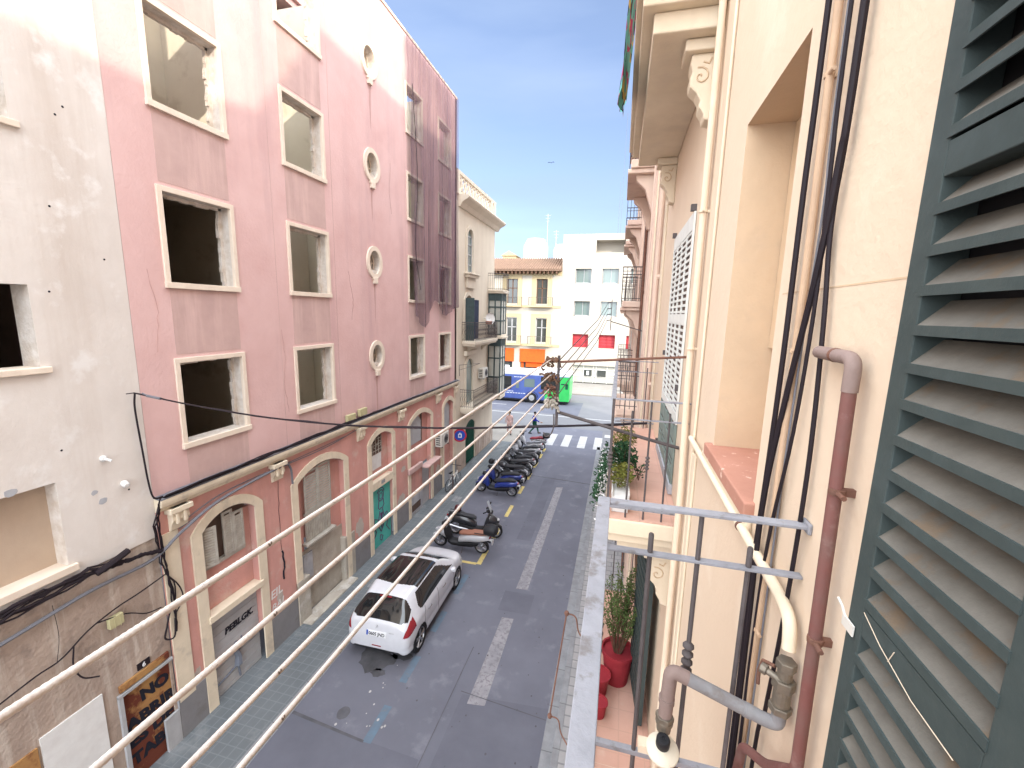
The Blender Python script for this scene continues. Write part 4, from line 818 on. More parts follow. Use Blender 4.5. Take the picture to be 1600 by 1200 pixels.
# ================================================================== FAR SIDE OF THE SQUARE
FY = 52.0
YB_ = empty('yellow_building', 'pale yellow three storey building with clay tiled roof behind the bus', 'building', (-12, FY+4, 0))
def wall_y(mb, Y, outer, holes, depth, rev=None):
    loops = [outer]+holes; pts = [p for l in loops for p in l]
    tri = tessellate_polygon([[Vector((p[0], p[1], 0)) for p in l] for l in loops]); mb.add([(a, Y, b_) for a, b_ in pts], [tuple(t) for t in tri]); r_ = rev or mb
    for h in holes:
        n = len(h); r_.add([(a, Y, b_) for a, b_ in h]+[(a, Y+depth, b_) for a, b_ in h], [(i, (i+1) % n, n+(i+1) % n, n+i) for i in range(n)])
xs_ = [(-10.25, -8.75)]
hs = [rect(-10.2, -8.85, 9.55, 12.55), rect(-10.15, -8.7, 4.9, 7.8), rect(-13.9, -12.55, 9.55, 12.55), rect(-13.9, -12.55, 4.9, 7.8), rect(-17.6, -16.2, 4.9, 7.8), rect(-12.0, -8.9, .1, 3.2), rect(-15.6, -13.0, .1, 3.2)]
u = MB(); wall_y(u, FY, rect(-20, -7.15, 0, 13.35), hs, .35); u.box(-20, -7.16, FY+8, FY+8.2, 0, 13.3); u.build('wall', 'offwhite_wall', YB_)
q = MB()
for zc in (9.05, 4.35): q.box(-20, -7.15, FY-.06, FY, zc, zc+.3)
for x0 in (-10.2, -13.9): 
    for (z0, z1) in ((9.35, 12.9), (4.65, 8.3)):
        q.box(x0-.55, x0-.02, FY-.05, FY-.001, z0, z1); q.box(x0+1.4, x0+1.9, FY-.05, FY-.001, z0, z1); q.box(x0-.02, x0+1.4, FY-.05, FY-.001, z1-.4, z1)
q.box(-20, -7.15, FY-.04, FY-.001, 12.9, 13.34)
q.build('yellow_band', 'yellow_wall', YB_)
for (x0, x1, z0, z1) in ((-10.2, -8.85, 9.55, 12.55), (-10.15, -8.7, 4.9, 7.8), (-13.9, -12.55, 9.55, 12.55), (-13.9, -12.55, 4.9, 7.8), (-17.6, -16.2, 4.9, 7.8)):
    q = MB(); q.box(x0, x1, FY+.3, FY+.34, z0, z1); o = q.build('window', 'pane_dark', YB_)
    q = MB(); q.box(x0, x0+.1, FY+.25, FY+.3, z0, z1); q.box(x1-.1, x1, FY+.25, FY+.3, z0, z1); q.box((x0+x1)/2-.06, (x0+x1)/2+.06, FY+.25, FY+.3, z0, z1); q.box(x0, x1, FY+.25, FY+.3, z1-1.2, z1-1.1); q.box(x0, x1, FY+.25, FY+.3, z1-.1, z1); q.build('window_frame', 'twig' if z0 > 9 else 'roller', o)
def front_balcony(parent, x0, x1, zf, m='iron'):
    q = MB(); q.box(x0, x1, FY-.75, FY-.06, zf-.16, zf); o = q.build('balcony', 'yellow_wall', parent)
    r = MB(); n = int((x1-x0)/.22)
    for i in range(n+1): r.tube([(x0+(x1-x0)*i/n, FY-.72, zf), (x0+(x1-x0)*i/n, FY-.72, zf+1.0)], .012, 4)
    for x in (x0, x1):
        for k in range(3): r.tube([(x, FY-.72+.2*k, zf), (x, FY-.72+.2*k, zf+1.0)], .012, 4)
    r.tube([(x0, FY-.06, zf+1), (x0, FY-.72, zf+1), (x1, FY-.72, zf+1), (x1, FY-.06, zf+1)], .022, 4); r.build('railing', m, o)
front_balcony(YB_, -11.0, -8.1, 9.30); front_balcony(YB_, -11.0, -8.1, 4.60); front_balcony(YB_, -14.6, -11.9, 9.30); front_balcony(YB_, -14.6, -11.9, 4.60)
q = MB(); rf = [(FY-1.1, 13.35), (FY-1.1, 13.5), (FY+4.2, 15.35), (FY+8.4, 13.6), (FY+8.4, 13.4)]
q.prism(rf, -20.3, -7.2, 'x'); ro = q.build('roof', 'roof_tile', YB_)
q = MB()
for i in range(44): q.tube([(-20.1+i*.297, FY-1.18, 13.52), (-20.1+i*.297, FY+4.2, 15.42)], .10, 6)
q.build('roof_tile_row', 'roof_tile', ro)
q = MB()
for i in range(26): q.box(-20+i*.49, -19.86+i*.49, FY-1.0, FY, 13.05, 13.36)
q.box(-20.2, -7.2, FY-1.02, FY, 13.36, 13.40); q.build('eave_rafter', 'twig', ro)
q = MB(); q.box(-12.05, -8.85, FY-.1, FY+.05, 2.35, 4.0); q.build('shop_fascia', 'orange', YB_, label='orange shop fascia right of the lamp post')
q = MB(); q.box(-15.8, -12.8, FY-.1, FY+.05, 2.35, 4.0); q.build('shop_fascia', 'orange', YB_, label='orange shop fascia at the left')
q = MB(); q.box(-11.9, -9.0, FY+.3, FY+.36, .1, 2.4); q.box(-15.6, -13, FY+.3, FY+.36, .1, 2.4); q.build('shop_window', 'pane_dark', YB_)
q = MB(); q.box(-11.3, -9.1, FY+.2, FY+.28, 1.7, 2.3); q.box(-11.9, -11.6, FY+.2, FY+.28, .1, 2.4); q.build('shop_panel', 'orange', YB_)

NB = empty('modern_building', 'cream panelled modern building with square windows and two red blinds', 'building', (-2, FY+5, 0))
hs = []
wins = []
for z0, z1, k in ((12.0, 13.7, 0), (8.2, 9.95, 0), (4.45, 6.05, 1)):
    for x0 in (-5.55, -2.42, .75):
        wins.append((x0, x0+1.85, z0, z1, k)); hs.append([(x0-.02, z0), (x0+1.87, z0), (x0+1.87, z1), (x0-.02, z1)])
shop = [rect(-5.35, 3.5, .12, 2.30)]
u = MB(); rv = MB(); wall_y(u, FY, rect(-7.14, 6, 0, 15.2), hs+shop, .5, rv); u.build('wall', 'cream_panel', NB); rv.parts('window_reveal', 'cream_panel', NB)
q = MB(); wall_y(q, FY+.01, rect(-7.14, 1.0-.2, 15.2, 17.6), [rect(-3.3, 0.0, 15.5, 16.9)], 1.6); q.box(-7.13, -7.0, FY+.02, FY+8, 13, 17.59); q.box(-7.0, .8, FY+1.61, FY+1.8, 15.2, 17.59); q.box(-7.0, .79, FY+.02, FY+1.6, 17.4, 17.59); q.build('penthouse_wall', 'cream_panel', NB)
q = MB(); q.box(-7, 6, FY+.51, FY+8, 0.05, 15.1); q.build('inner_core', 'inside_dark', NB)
q = MB(); q.box(.9, 6, FY+1, FY+1.05, 15.2, 16.1); q.build('glass_balustrade', 'pane', NB)
q = MB()
for z in (3.2, 7.0, 10.9, 14.7): q.box(-7.14, 6, FY-.004, FY, z, z+.05)
for x in (-6.3, -3.1, .1): q.box(x, x+.05, FY-.0035, FY, 3.2, 15.2)
q.build('panel_joint', 'offwhite_wall', NB)
for (x0, x1, z0, z1, k) in wins:
    q = MB(); q.box(x0, x1, FY+.42, FY+.46, z0, z1); o = q.build('window', 'red_blind' if k else 'pane', NB, label='window with a red blind' if k else None)
    q = MB(); q.box(x0, x1, FY+.34, FY+.42, z0, z0+.12); q.box(x0, x0+.08, FY+.34, FY+.42, z0, z1); q.box(x1-.08, x1, FY+.34, FY+.42, z0, z1)
    if k:
        for i in range(4): q.box(x0, x1, FY+.34, FY+.37, z0+.3+i*.35, z0+.33+i*.35); 
        q.box((x0+x1)/2-.02, (x0+x1)/2+.02, FY+.34, FY+.37, z0, z1)
    else: q.box(x0+.95, x0+1.0, FY+.36, FY+.42, z0, z1)
    q.build('window_frame', 'roller' if not k else 'signred', o)
q = MB(); q.box(-5.3, 3.4, FY+.42, FY+.48, .15, 2.3); sh = q.build('shop_window', 'pane_warm', NB)
q = MB()
for x in (-5.3, -4.1, -2.95, -2.6, -1.3, .1, 1.4, 2.7): q.box(x, x+.07, FY+.34, FY+.42, .12, 2.3)
q.box(-5.3, 3.4, FY+.34, FY+.42, 1.75, 1.82); q.box(-5.3, 3.4, FY+.34, FY+.42, .9, .95); q.build('shop_frame', 'white', sh)
q = MB(); q.box(-3.98, -3.1, FY+.30, FY+.33, .95, 1.72); q.box(-2.4, -1.4, FY+.3, FY+.33, .95, 1.72); q.parts('shop_poster', 'pane_dark', sh)
q = MB(); q.box(-3.7, -3.4, FY+.28, FY+.295, 1.1, 1.6); q.box(-1.2, -.1, FY+.28, FY+.295, 1.2, 1.45); q.parts('shop_notice', 'plate', sh)
# roofscape behind
def roof_box(name, label, cat, x0, x1, y, z0, z1, m='white', rnd=False):
    q = MB()
    if rnd: q.lathe([((x1-x0)/2*.96, 0), ((x1-x0)/2, .1), ((x1-x0)/2, (z1-z0)*.75), ((x1-x0)/2*.72, z1-z0)], ((x0+x1)/2, y, z0), n=20)
    else: q.box(x0, x1, y, y+2.5, z0, z1); q.box(x0-.1, x1+.1, y-.1, y+2.6, z1, z1+.15)
    return q.build(name, m, label=label, cat=cat, smooth=rnd)
LB = empty('rear_building', 'white rear building rising behind the clay tiled roof', 'building', (-12, 64, 0))
q = MB(); q.box(-26, -6.5, 62, 70, 0, 15.2); q.build('wall', 'cream_panel', LB)
q = MB(); q.box(-17.5, -15.5, 62.5, 65, 15.2, 16.6); q.prism([(-17.7, 16.6), (-15.3, 16.6), (-16.5, 17.3)], 62.3, 65.2, 'y'); q.build('roof_room', 'yellow_wall', LB)
roof_box('water_tank', 'large rounded white water tank on the roof behind the tiled roof', 'water tank', -14.4, -10.9, 63, 15.2, 18.9, rnd=True)
roof_box('water_tank', 'smaller white water tank right of the large one behind the tiled roof', 'water tank', -10.0, -8.0, 63, 15.2, 18.1, rnd=True)
for x, h, l in ((-11.2, 22.6, 'tallest'), (-9.9, 20.3, 'shorter right-hand'), (-19.8, 20.5, 'leftmost')):
    q = MB(); q.tube([(x, 64, 15.2), (x, 64, h)], .035, 5)
    for k, ww in ((.2, .9), (.6, .7), (1.0, .5)): q.tube([(x-ww/2, 64, h-k), (x+ww/2, 64, h-k)], .02, 4)
    q.build('roof_antenna', 'roller', label=l+' thin rooftop antenna mast on the white rear building', cat='antenna', group='rooftop antennas')
for x, h, l in ((-.9, 36, 'taller'), (-1.25, 27, 'shorter')):
    q = MB(); q.tube([(x, 66, 0.1), (x, 66, h)], .018, 5); q.build('mast', 'cable_grey', label=l+' very thin radio mast rising above the modern building', cat='mast', group='radio masts')
# street lamp on the square
t = empty('street_lamp', 'slender grey street lamp in front of the yellow building', 'street lamp', (-14.2, 47, .12))
q = MB(); q.tube(smooth_path([(-14.2, 47, .12), (-14.2, 47, 8.2), (-14.35, 46.9, 9.0), (-15.0, 46.6, 9.5)], 6), .05, 6); q.build('pole', 'roller', t)
q = MB(); q.lathe([(.05, -.05), (.22, 0), (.22, .08), (.05, .16)], (-15.1, 46.55, 9.45), n=12); q.build('lamp_head', 'ac_body', t)
# bird
q = MB(); q.add([(0, 0, 0), (-.35, -.05, .12), (-.6, 0, .02), (-.3, .1, .06), (.35, -.05, .12), (.6, 0, .02), (.3, .1, .06)], [(0, 1, 2, 3), (0, 4, 5, 6)]); q.tube([(0, -.25, 0), (0, 0, .01), (0, .25, 0)], [.02, .06, .02], 6)
q.rot(Matrix.Translation((-6.9, 40, 21.6)) @ Matrix.Scale(.55, 4)); q.build('bird', 'cable', label='small dark bird gliding in the blue sky', cat='bird')
# ================================================================== RIGHT SIDE: THE BUILDING WE LEAN OUT OF
RB = empty('balcony_building', 'warm cream apartment building on the right with balconies, deep niche and pipes', 'building', (XR+4, 0, 0))
ROOF_R = 20.3
BY1 = 7.85
u = MB(); rv = MB()
wall_x(u, XR, [(-1.2, -.1), (BY1, -.1), (BY1, ROOF_R), (2.1, ROOF_R), (-.1, 17.5), (-1.2, 17.3)], [rect(1.99, 2.84, 7.56, 9.50), rect(-.35, .60, 6.8, 9.6)], .34, rv)
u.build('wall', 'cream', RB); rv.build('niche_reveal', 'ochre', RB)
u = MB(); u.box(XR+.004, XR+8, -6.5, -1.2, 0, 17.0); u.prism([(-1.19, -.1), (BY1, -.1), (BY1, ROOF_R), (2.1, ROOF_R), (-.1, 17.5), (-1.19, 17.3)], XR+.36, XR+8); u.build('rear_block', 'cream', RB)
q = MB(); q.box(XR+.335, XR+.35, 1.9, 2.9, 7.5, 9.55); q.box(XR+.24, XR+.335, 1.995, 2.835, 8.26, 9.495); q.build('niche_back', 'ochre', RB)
q = MB(); q.box(XR-.045, XR+.335, 1.96, 2.90, 7.555, 7.63); s_ = q.build('niche_sill', 'terra_sill', RB, bevel=.008)
q = MB(); q.box(XR-.035, XR+.0, 1.96, 3.0, 7.46, 7.553); q.build('sill_moulding', 'cream_smooth', RB, bevel=.012)
q = MB(); q.box(XR-.001, XR+.001, 1.0, 1.95, 8.527, 8.532); q.box(XR-.0015, XR+.001, 1.0, 2.0, 9.6, 9.604); q.build('plaster_joint', 'ochre', RB)
q = MB(); q.box(XR-.03, XR, 7.55, 7.85, 0, ROOF_R); q.box(XR-.02, XR, 3.30, 3.42, 0, 7.4); q.build('pilaster', 'cream_smooth', RB, bevel=.01)
q = MB(); q.box(XR-.03, XR, -6, BY1, 3.05, 3.2); q.box(XR-.15, XR+.3, 2.2, BY1, ROOF_R-.9, ROOF_R-.6); q.build('string_course', 'cream_smooth', RB, bevel=.01)
def scroll_corbel(y, zt, parent=RB, w=.17, x0=XR, d=.20, m='cream_smooth'):
    pr = [(x0, zt-.09), (x0-d, zt-.09), (x0-d-.005, zt-.16), (x0-d+.01, zt-.22), (x0-d*1.02, zt-.27), (x0-d*.98, zt-.33), (x0-d*.72, zt-.38), (x0-d*.55, zt-.44), (x0-d*.6, zt-.48), (x0-d*.4, zt-.54), (x0-d*.36, zt-.58), (x0, zt-.60)]
    q = MB(); q.prism(pr, y-w/2, y+w/2, 'y'); o = q.build('corbel', m, parent, bevel=.012)
    q = MB(); q.box(x0-d-.06, x0-.001, y-w/2-.05, y+w/2+.05, zt-.09, zt-.005); q.build('corbel_cap', m, o, bevel=.01)
    q = MB()
    for s_ in (-1, 1):
        yy = y+s_*(w/2+.002)
        q.tube([(x0-d*.62+.0016*k*math.cos(k*.55)*3, yy, zt-.26+.0016*k*math.sin(k*.55)*3) for k in range(16)], .007, 5)
        q.tube([(x0-d*.25, yy, zt-.13), (x0-d*.35, yy, zt-.17), (x0-d*.55, yy, zt-.155)], .008, 5)
    q.build('carved_scroll', 'ochre', o)
def railing(parent, zf, ya, yb, front=True, near=True, far=True, xo=-.03, name='railing', h=1.1, wide=True):
    """iron balcony railing: flat top rail, second rail, bottom rail; bars end alternately in a finial or reach the top"""
    zt = zf+h; zl = zt-.175; zb = zf+.10
    q = MB()
    if front: q.box(xo-.008, xo+.034, ya-.01, yb+.02, zt-.006, zt)
    q.build('top_rail', 'rail', parent, bevel=.002) if front else None
    q = MB()
    ends = [e for e, ok in ((ya, near), (yb, far)) if ok]
    for y in ends:
        t = MB(); t.box(xo+.0345, XR, y-.022, y+.018, zt-.012, zt-.001); t.build('end_top_rail', 'rail', parent, bevel=.002)
        t = MB(); t.box(xo+.034, XR-.002, y-.017, y+.013, zl-.010, zl); t.build('end_second_rail', 'rail', parent, bevel=.002)
        t = MB(); t.box(xo+.04, XR-.002, y-.013, y+.010, zb-.02, zb); t.build('bottom_rail', 'rail', parent, bevel=.002)
        for i, x in enumerate((.15, .305, .462)):
            t = MB(); top = zt-.014 if i == 1 else zl+.07
            t.tube([(x, y-.003, zf), (x, y-.003, top)], .0085, 8)
            if i != 1: t.lathe([(.0095, 0), (.0095, .06), (.006, .068)], (x, y-.003, zl+.004), n=10)
            if i == 1:
                for k in range(4): t.lathe([(.009, 0), (.020, .012), (.020, .018), (.009, .03)], (x, y-.003, zf+.47+k*.032), n=10)
            t.build('baluster', 'iron', parent, smooth=True)
        t = MB(); t.box(xo+.004, xo+.026, y-.014, y+.010, zf-.1, zt-.006)
        for k in range(4): t.lathe([(.014, 0), (.026, .014), (.026, .02), (.014, .034)], (xo+.015, y-.002, zf+.47+k*.036), n=10)
        t.build('corner_post', 'iron', parent)
    if front:
        for zz in (zl, zb):
            t = MB(); t.box(xo+.008, xo+.026, ya+.02, yb-.02, zz-.018, zz-.001); t.build('front_rail', 'iron', parent)
        n = max(2, int((yb-ya)/.15))
        for i in range(1, n):
            y = ya+(yb-ya)*i/n; t = MB(); t.tube([(xo+.017, y, zf-.05), (xo+.017, y, zt-.006 if i % 2 else zl+.05)], .008, 6)
            t.build('baluster', 'iron', parent)
# our own balcony
MB1 = empty('balcony', 'near balcony with weathered grey iron rail we look over', 'balcony', (.3, 0, 6.7), group='iron balconies of the cream building')
q = MB(); q.box(-.03, XR-.001, -1.15, 1.46, 6.40, 6.69); q.build('slab', 'cream_smooth', MB1, bevel=.01)
q = MB(); q.box(-.02, XR-.002, -1.14, 1.445, 6.692, 6.70); q.build('floor_tiles', 'terracotta', MB1)
railing(MB1, 6.70, -1.1, 1.455, h=1.09)
q = MB(); q.box(XR-.012, XR, 1.425, 1.485, 7.765, 7.80); q.build('wall_anchor', 'rail', MB1, bevel=.004)
# neighbour balcony, same level
def balcony(zf, label, slab_th=.40, name='balcony', rails=True, ya=3.79, yb=7.08):
    t = empty(name, label, 'balcony', (.3, 5.4, zf), group='iron balconies of the cream building')
    q = MB(); q.box(-.04, XR-.001, ya-.05, yb+.04, zf-.16, zf-.012); q.box(.01, XR-.001, ya, yb-.01, zf-.25, zf-.161); q.box(.10, XR-.001, ya+.09, yb-.10, zf-slab_th, zf-.251)
    q.build('slab', 'cream_smooth', t, bevel=.012)
    q = MB(); q.box(-.03, XR-.002, ya-.04, yb+.03, zf-.010, zf); q.build('floor_tiles', 'terracotta', t)
    if rails: railing(t, zf, ya, yb)
    return t
NBAL = balcony(6.61, 'neighbouring balcony at our level with terracotta floor and planters')
UBAL = balcony(11.0, 'upper balcony overhead with carved scroll brackets and a floral cloth')
LBAL = balcony(3.60, 'lower balcony under the neighbouring one with red pots on its floor', rails=True, ya=2.2)
for zt in (10.60, 6.21, 3.2):
    for y in (4.12, 6.78): scroll_corbel(y, zt)
# doors behind the balconies
def louvred(name, label, x, y0, y1, z0, z1, m1, m2, ncol, pitch, parent=RB, split=None):
    q = MB(); cw = (y1-y0)/ncol
    for i in range(ncol+1):
        y = y0+cw*i; ww = .05 if i in (0, ncol) else .035; q.box(x-.018, x, y-ww/2, y+ww/2, z0, z1)
    for z in (z0, (z0+z1)/2-.02, z1-.16): q.box(x-.0175, x-.001, y0, y1, z, z+(.16 if z > z0+1.5 else .10))
    n = int((z1-z0)/pitch)
    for i in range(n):
        z = z0+i*pitch; q.box(x-.014, x-.004, y0, y1, z, z+pitch*.40)
    o = q.build(name, m1, parent, label=label)
    q = MB(); q.box(x-.001, x+.012, y0, y1, z0, z1); q.build('dark_backing', 'inside_dark', o)
    return o
lt = louvred('louvred_shutter', 'pale shutter with rows of small square openings', XR-.005, 4.47, 5.98, 7.35, 9.40, 'lattice', 'lattice', 4, .062)
louvred('louvred_shutter', 'lower part of the louvred shutter, green reflection in its colour', XR-.005, 4.47, 5.98, 6.72, 7.34, 'lattice_reflection', 'lattice_reflection', 4, .062)
q = MB()
for y, z in ((4.50, 9.44), (5.98, 9.44), (6.02, 7.95), (4.5, 7.72), (6.05, 6.72)): q.box(XR-.05, XR-.0, y-.025, y+.025, z-.03, z+.03)
q.build('shutter_hinge', 'iron', RB)
q = MB(); q.box(XR-.04, XR-.001, 4.42, 6.05, 6.62, 6.72); q.build('door_step', 'plinth', RB)
q = MB(); q.box(XR-.08, XR-.03, 4.55, 5.35, 3.66, 6.0); 
for i in range(18): q.box(XR-.095, XR-.08, 4.6, 5.3, 3.75+i*.12, 3.83+i*.12)
mm = Matrix.Translation((XR-.03, 4.05, 0)) @ Matrix.Rotation(.10, 4, 'Z') @ Matrix.Translation((-XR+.03, -4.05, 0)); q.rot(mm)
q.build('lower_shutter', 'green', RB)
# planters and plants on the neighbouring balcony
def foliage(q, c, r, n, size, rz=None, flat=1.0, up=.3):
    c = Vector(c); rz = rz or r
    for _ in range(n):
        d = Vector((random.gauss(0, 1), random.gauss(0, 1), random.gauss(0, 1))).normalized()*(random.random()**.45)
        p = c+Vector((d.x*r, d.y*r, d.z*rz)); a = Vector((random.gauss(0, 1), random.gauss(0, 1), random.gauss(0, .6)+up)).normalized(); b_ = a.cross(Vector((random.gauss(0, 1), random.gauss(0, 1), random.gauss(0, 1)))).normalized()
        L_ = size*random.uniform(.7, 1.4); W_ = L_*.38
        q.add([p-a*L_*.5, p+b_*W_*.5, p+a*L_*.5, p-b_*W_*.5], [(0, 1, 2, 3)])
random.seed(31)
def planter(y, zf, label, x=.10, w=.17, l=.42, h=.18):
    t = MB(); t.prism([(x-w/2*.85, zf), (x+w/2*.85, zf), (x+w/2, zf+h), (x+w/2-.015, zf+h), (x+w/2-.02, zf+h-.03), (x-w/2+.02, zf+h-.03), (x-w/2+.015, zf+h), (x-w/2, zf+h)], y-l/2, y+l/2, 'y')
    return t.build('planter_box', 'white', label=label, cat='planter', bevel=.006, group='white planters')
planter(4.08, 6.61, 'white trough planter with an olive green plant, nearest our balcony'); planter(4.62, 6.61, 'white trough planter with a dark green bush, second from our balcony'); planter(5.3, 6.61, 'white trough planter further along the neighbouring balcony')
def bush(name, label, c, r, rz, n, size, m, stems=8):
    t = empty(name, label, 'plant', (c[0], c[1], c[2]-rz))
    q = MB(); foliage(q, c, r, n, size, rz); q.build('leaves', m, t)
    q = MB()
    for _ in range(stems): 
        p = Vector((c[0]+random.uniform(-.3, .3)*r, c[1]+random.uniform(-.3, .3)*r, c[2]-rz*1.1)); e = Vector((c[0]+random.uniform(-.8, .8)*r, c[1]+random.uniform(-.8, .8)*r, c[2]+random.uniform(0, .9)*rz)); q.tube([p, p.lerp(e, .5)+Vector((0, 0, .02)), e], .003, 4)
    q.build('stems', 'twig', t); return t
bush('balcony_plant', 'olive yellow bushy plant in the planter nearest our balcony', (.10, 4.10, 6.90), .13, .12, 700, .035, 'leaf_b')
bush('balcony_plant', 'dark green leafy plant in the second planter', (.11, 4.58, 6.93), .16, .17, 900, .045, 'leaf_c')
bush('balcony_plant', 'yellow green round plant behind the dark leafy plant', (.13, 4.92, 7.02), .14, .15, 700, .035, 'leaf_b')
bush('balcony_plant', 'small straggly plant on the inner side of the second planter', (.27, 4.55, 6.80), .10, .10, 60, .045, 'leaf_c')
q = MB()
for _ in range(22):
    y = random.uniform(4.0, 5.2); x = -.06; z = 6.95; pts = [(x+.06, y, z)]
    for k in range(7): x += random.uniform(-.03, .012); y += random.uniform(-.03, .03); z -= random.uniform(.03, .085); pts.append((x, y, z))
    for p in pts: foliage(q, p, .03, 5, .04)
q.build('trailing_ivy', 'leaf_c', label='ivy trailing over the outer edge of the neighbouring balcony', cat='plant')
q = MB()
for _ in range(260):
    y = random.uniform(4.0, 5.2); foliage(q, (-.08+random.uniform(-.04, .03), y, 6.9-random.uniform(0, .5)), .03, 1, .04)
q.build('trailing_flowers', 'white', label='pale blossoms trailing with the ivy outside the neighbouring balcony', cat='flowers')
# red pots, lower balcony
def pot(c, r, h, label, m='redpot'):
    q = MB(); q.lathe([(r*.72, 0), (r*.95, h*.9), (r*1.05, h*.9), (r*1.05, h), (r*.93, h), (r*.9, h*.9)], c, n=22); q.lathe([(r*.9, h*.88), (r*.01, h*.9)], c, n=22, cap=False)
    return q.build('flower_pot', m, label=label, cat='pot', smooth=True, group='red plant pots')
pot((.24, 5.22, 3.6), .21, .46, 'large red plastic pot with a twiggy shrub on the lower balcony'); pot((.02, 4.95, 3.6), .14, .28, 'smaller red pot beside the large one, against the railing'); pot((.04, 4.62, 3.6), .10, .2, 'smallest red pot, at the railing nearest the camera')
t = empty('potted_shrub', 'tall straggly green shrub growing in the large red pot', 'plant', (.24, 5.22, 4.0))
q = MB(); lf = MB(); random.seed(8)
for _ in range(46):
    a = random.uniform(0, 2*PI); rr_ = random.uniform(.05, .34); hh = random.uniform(.35, 1.25)*(1.15-rr_)
    p0 = Vector((.24+.05*math.cos(a), 5.22+.05*math.sin(a), 4.0)); p2 = Vector((.24+rr_*math.cos(a)*.8, 5.22+rr_*math.sin(a), 4.0+hh)); p1 = p0.lerp(p2, .5)+Vector((random.uniform(-.04, .04), random.uniform(-.04, .04), .05))
    q.tube([p0, p1, p2], [.005, .004, .002], 4)
    for k in range(16): foliage(lf, p1.lerp(p2, k/15), .05, 4, .04)
q.build('stems', 'twig', t); lf.build('leaves', 'leaf_a', t)
q = MB()
for k in range(9): q.tube([(.52, 5.9+k*.02, 3.7+k*.02), (.50-.02*k, 5.8, 5.9)], .008, 4)
q.build('dry_stems', 'twig', label='bundle of dry brown stems standing behind the potted shrub', cat='plant')
# floral cloth over the upper rail
cm = bpy.data.materials.new('floral_cloth'); cm.use_nodes = True; _n = cm.node_tree; _P = _n.nodes['Principled BSDF']; _P.inputs['Roughness'].default_value = .9
_t = _n.nodes.new('ShaderNodeTexCoord'); _v = _n.nodes.new('ShaderNodeTexVoronoi'); _v.inputs['Scale'].default_value = 9; _n.links.new(_t.outputs['Object'], _v.inputs['Vector'])
_s = _n.nodes.new('ShaderNodeSeparateColor'); _n.links.new(_v.outputs['Color'], _s.inputs[0]); _c = _n.nodes.new('ShaderNodeValToRGB'); _c.color_ramp.interpolation = 'CONSTANT'
for p_, c_ in ((0, (.10, .40, .38)), (.35, (.015, .02, .04)), (.58, (.42, .03, .14)), (.75, (.55, .42, .12)), (.88, (.12, .45, .42))):
    e = _c.color_ramp.elements.new(p_) if p_ else _c.color_ramp.elements[0]; e.color = (*c_, 1)
_n.links.new(_s.outputs[0], _c.inputs[0]); _n.links.new(_c.outputs[0], _P.inputs['Base Color']); MT['floral'] = cm
q = MB(); nu, nv = 18, 14; vs_ = []
for j in range(nv+1):
    for i in range(nu+1):
        s, v = i/nu, j/nv; y = 4.75+1.35*s-.25*v*(1-s); x = -.055-.10*v*(1-.3*s)-.025*math.sin(i*1.3+j*.3)*v; z = 12.10-v*(1.35+.25*math.sin(s*5+.5)) ; vs_.append((x, y, z))
q.add(vs_, [(j*(nu+1)+i, j*(nu+1)+i+1, (j+1)*(nu+1)+i+1, (j+1)*(nu+1)+i) for j in range(nv) for i in range(nu)])
q.build('hanging_cloth', 'floral', label='turquoise and pink floral cloth hung over the upper balcony rail', cat='cloth', smooth=True)

# ---- near shutter (two folding leaves lying back against the wall)
def big_shutter(y0, y1, z0, z1, x, label, mid=()):
    t = empty('window_shutter', label, 'shutter', (x, (y0+y1)/2, z0))
    st = .052
    for ya, yb_ in ((y0, y0+.06), (y1-st, y1)):
        q = MB(); q.box(x-.018, x+.044, ya, yb_, z0, z1); q.build('stile', 'green', t, bevel=.002, label=None)
    edges = [z0]+[m_ for m_ in mid]+[z1]
    for i, zc in enumerate(edges):
        hh = .045
        za, zb = (zc, zc+2*hh) if i == 0 else ((zc-2*hh, zc) if i == len(edges)-1 else (zc-.030, zc+.030))
        q = MB(); q.box(x-.0175, x+.0435, y0+.06, y1-st, za, zb); q.build('cross_rail', 'green', t, bevel=.002)
    ya, yb_ = y0+.056, y1-st+.004
    segs = []; lo = z0+.09
    for m_ in list(mid)+[z1-.06]: segs.append((lo, m_-.030)); lo = m_+.030
    for lo, hi in segs:
        nn = max(1, round((hi-lo)/.0705)); pit = (hi-lo)/nn
        for k_ in range(nn):
            zz = lo+(k_+.5)*pit+random.uniform(-.0012, .0012)-.006
            q = MB()   # slat: dusty top face sloping down and out; cut front edge
            q.prism([(x-.017, zz-.005), (x-.017, zz-.022), (x+.030, zz+.030), (x+.030, zz+.042)], ya, yb_, 'y')
            s = q.build('slat', 'slat', t)
            q = MB(); q.box(x-.0205, x-.0168, ya, yb_, zz-.023, zz-.004); q.build('slat_edge', 'green', s)
    q = MB(); q.box(x+.045, x+.047, y0, y1, z0, z1); q.build('gap_shade_sheet', 'black', t)  # added black sheet, painting in the shade between the slats
    return t
sh1 = big_shutter(.60, 1.02, 6.82, 9.75, .555, 'dark green louvred shutter leaf filling the right edge', mid=(7.80, 8.715))
q = MB(); q.box(.531, .5345, .985, 1.03, 7.75, 7.775); q.tube([(.533, 1.02, 7.77), (.53, 1.035, 7.79), (.527, 1.05, 7.80)], .003, 5); q.build('latch_plate', 'ac_body', sh1)
q = MB(); q.tube([(.5355, .965, 7.825), (.535, .90, 7.80), (.5355, .80, 7.775), (.5355, .70, 7.77)], .0011, 4); q.tube([(.535, .86, 7.82), (.535, .872, 7.79)], .0011, 4); q.build('scratch', 'scratch', sh1)
sh2 = big_shutter(.12, .585, 6.82, 9.75, .552, 'second dark green louvred leaf, folded beside the near one at the frame corner', mid=(7.80, 8.715))

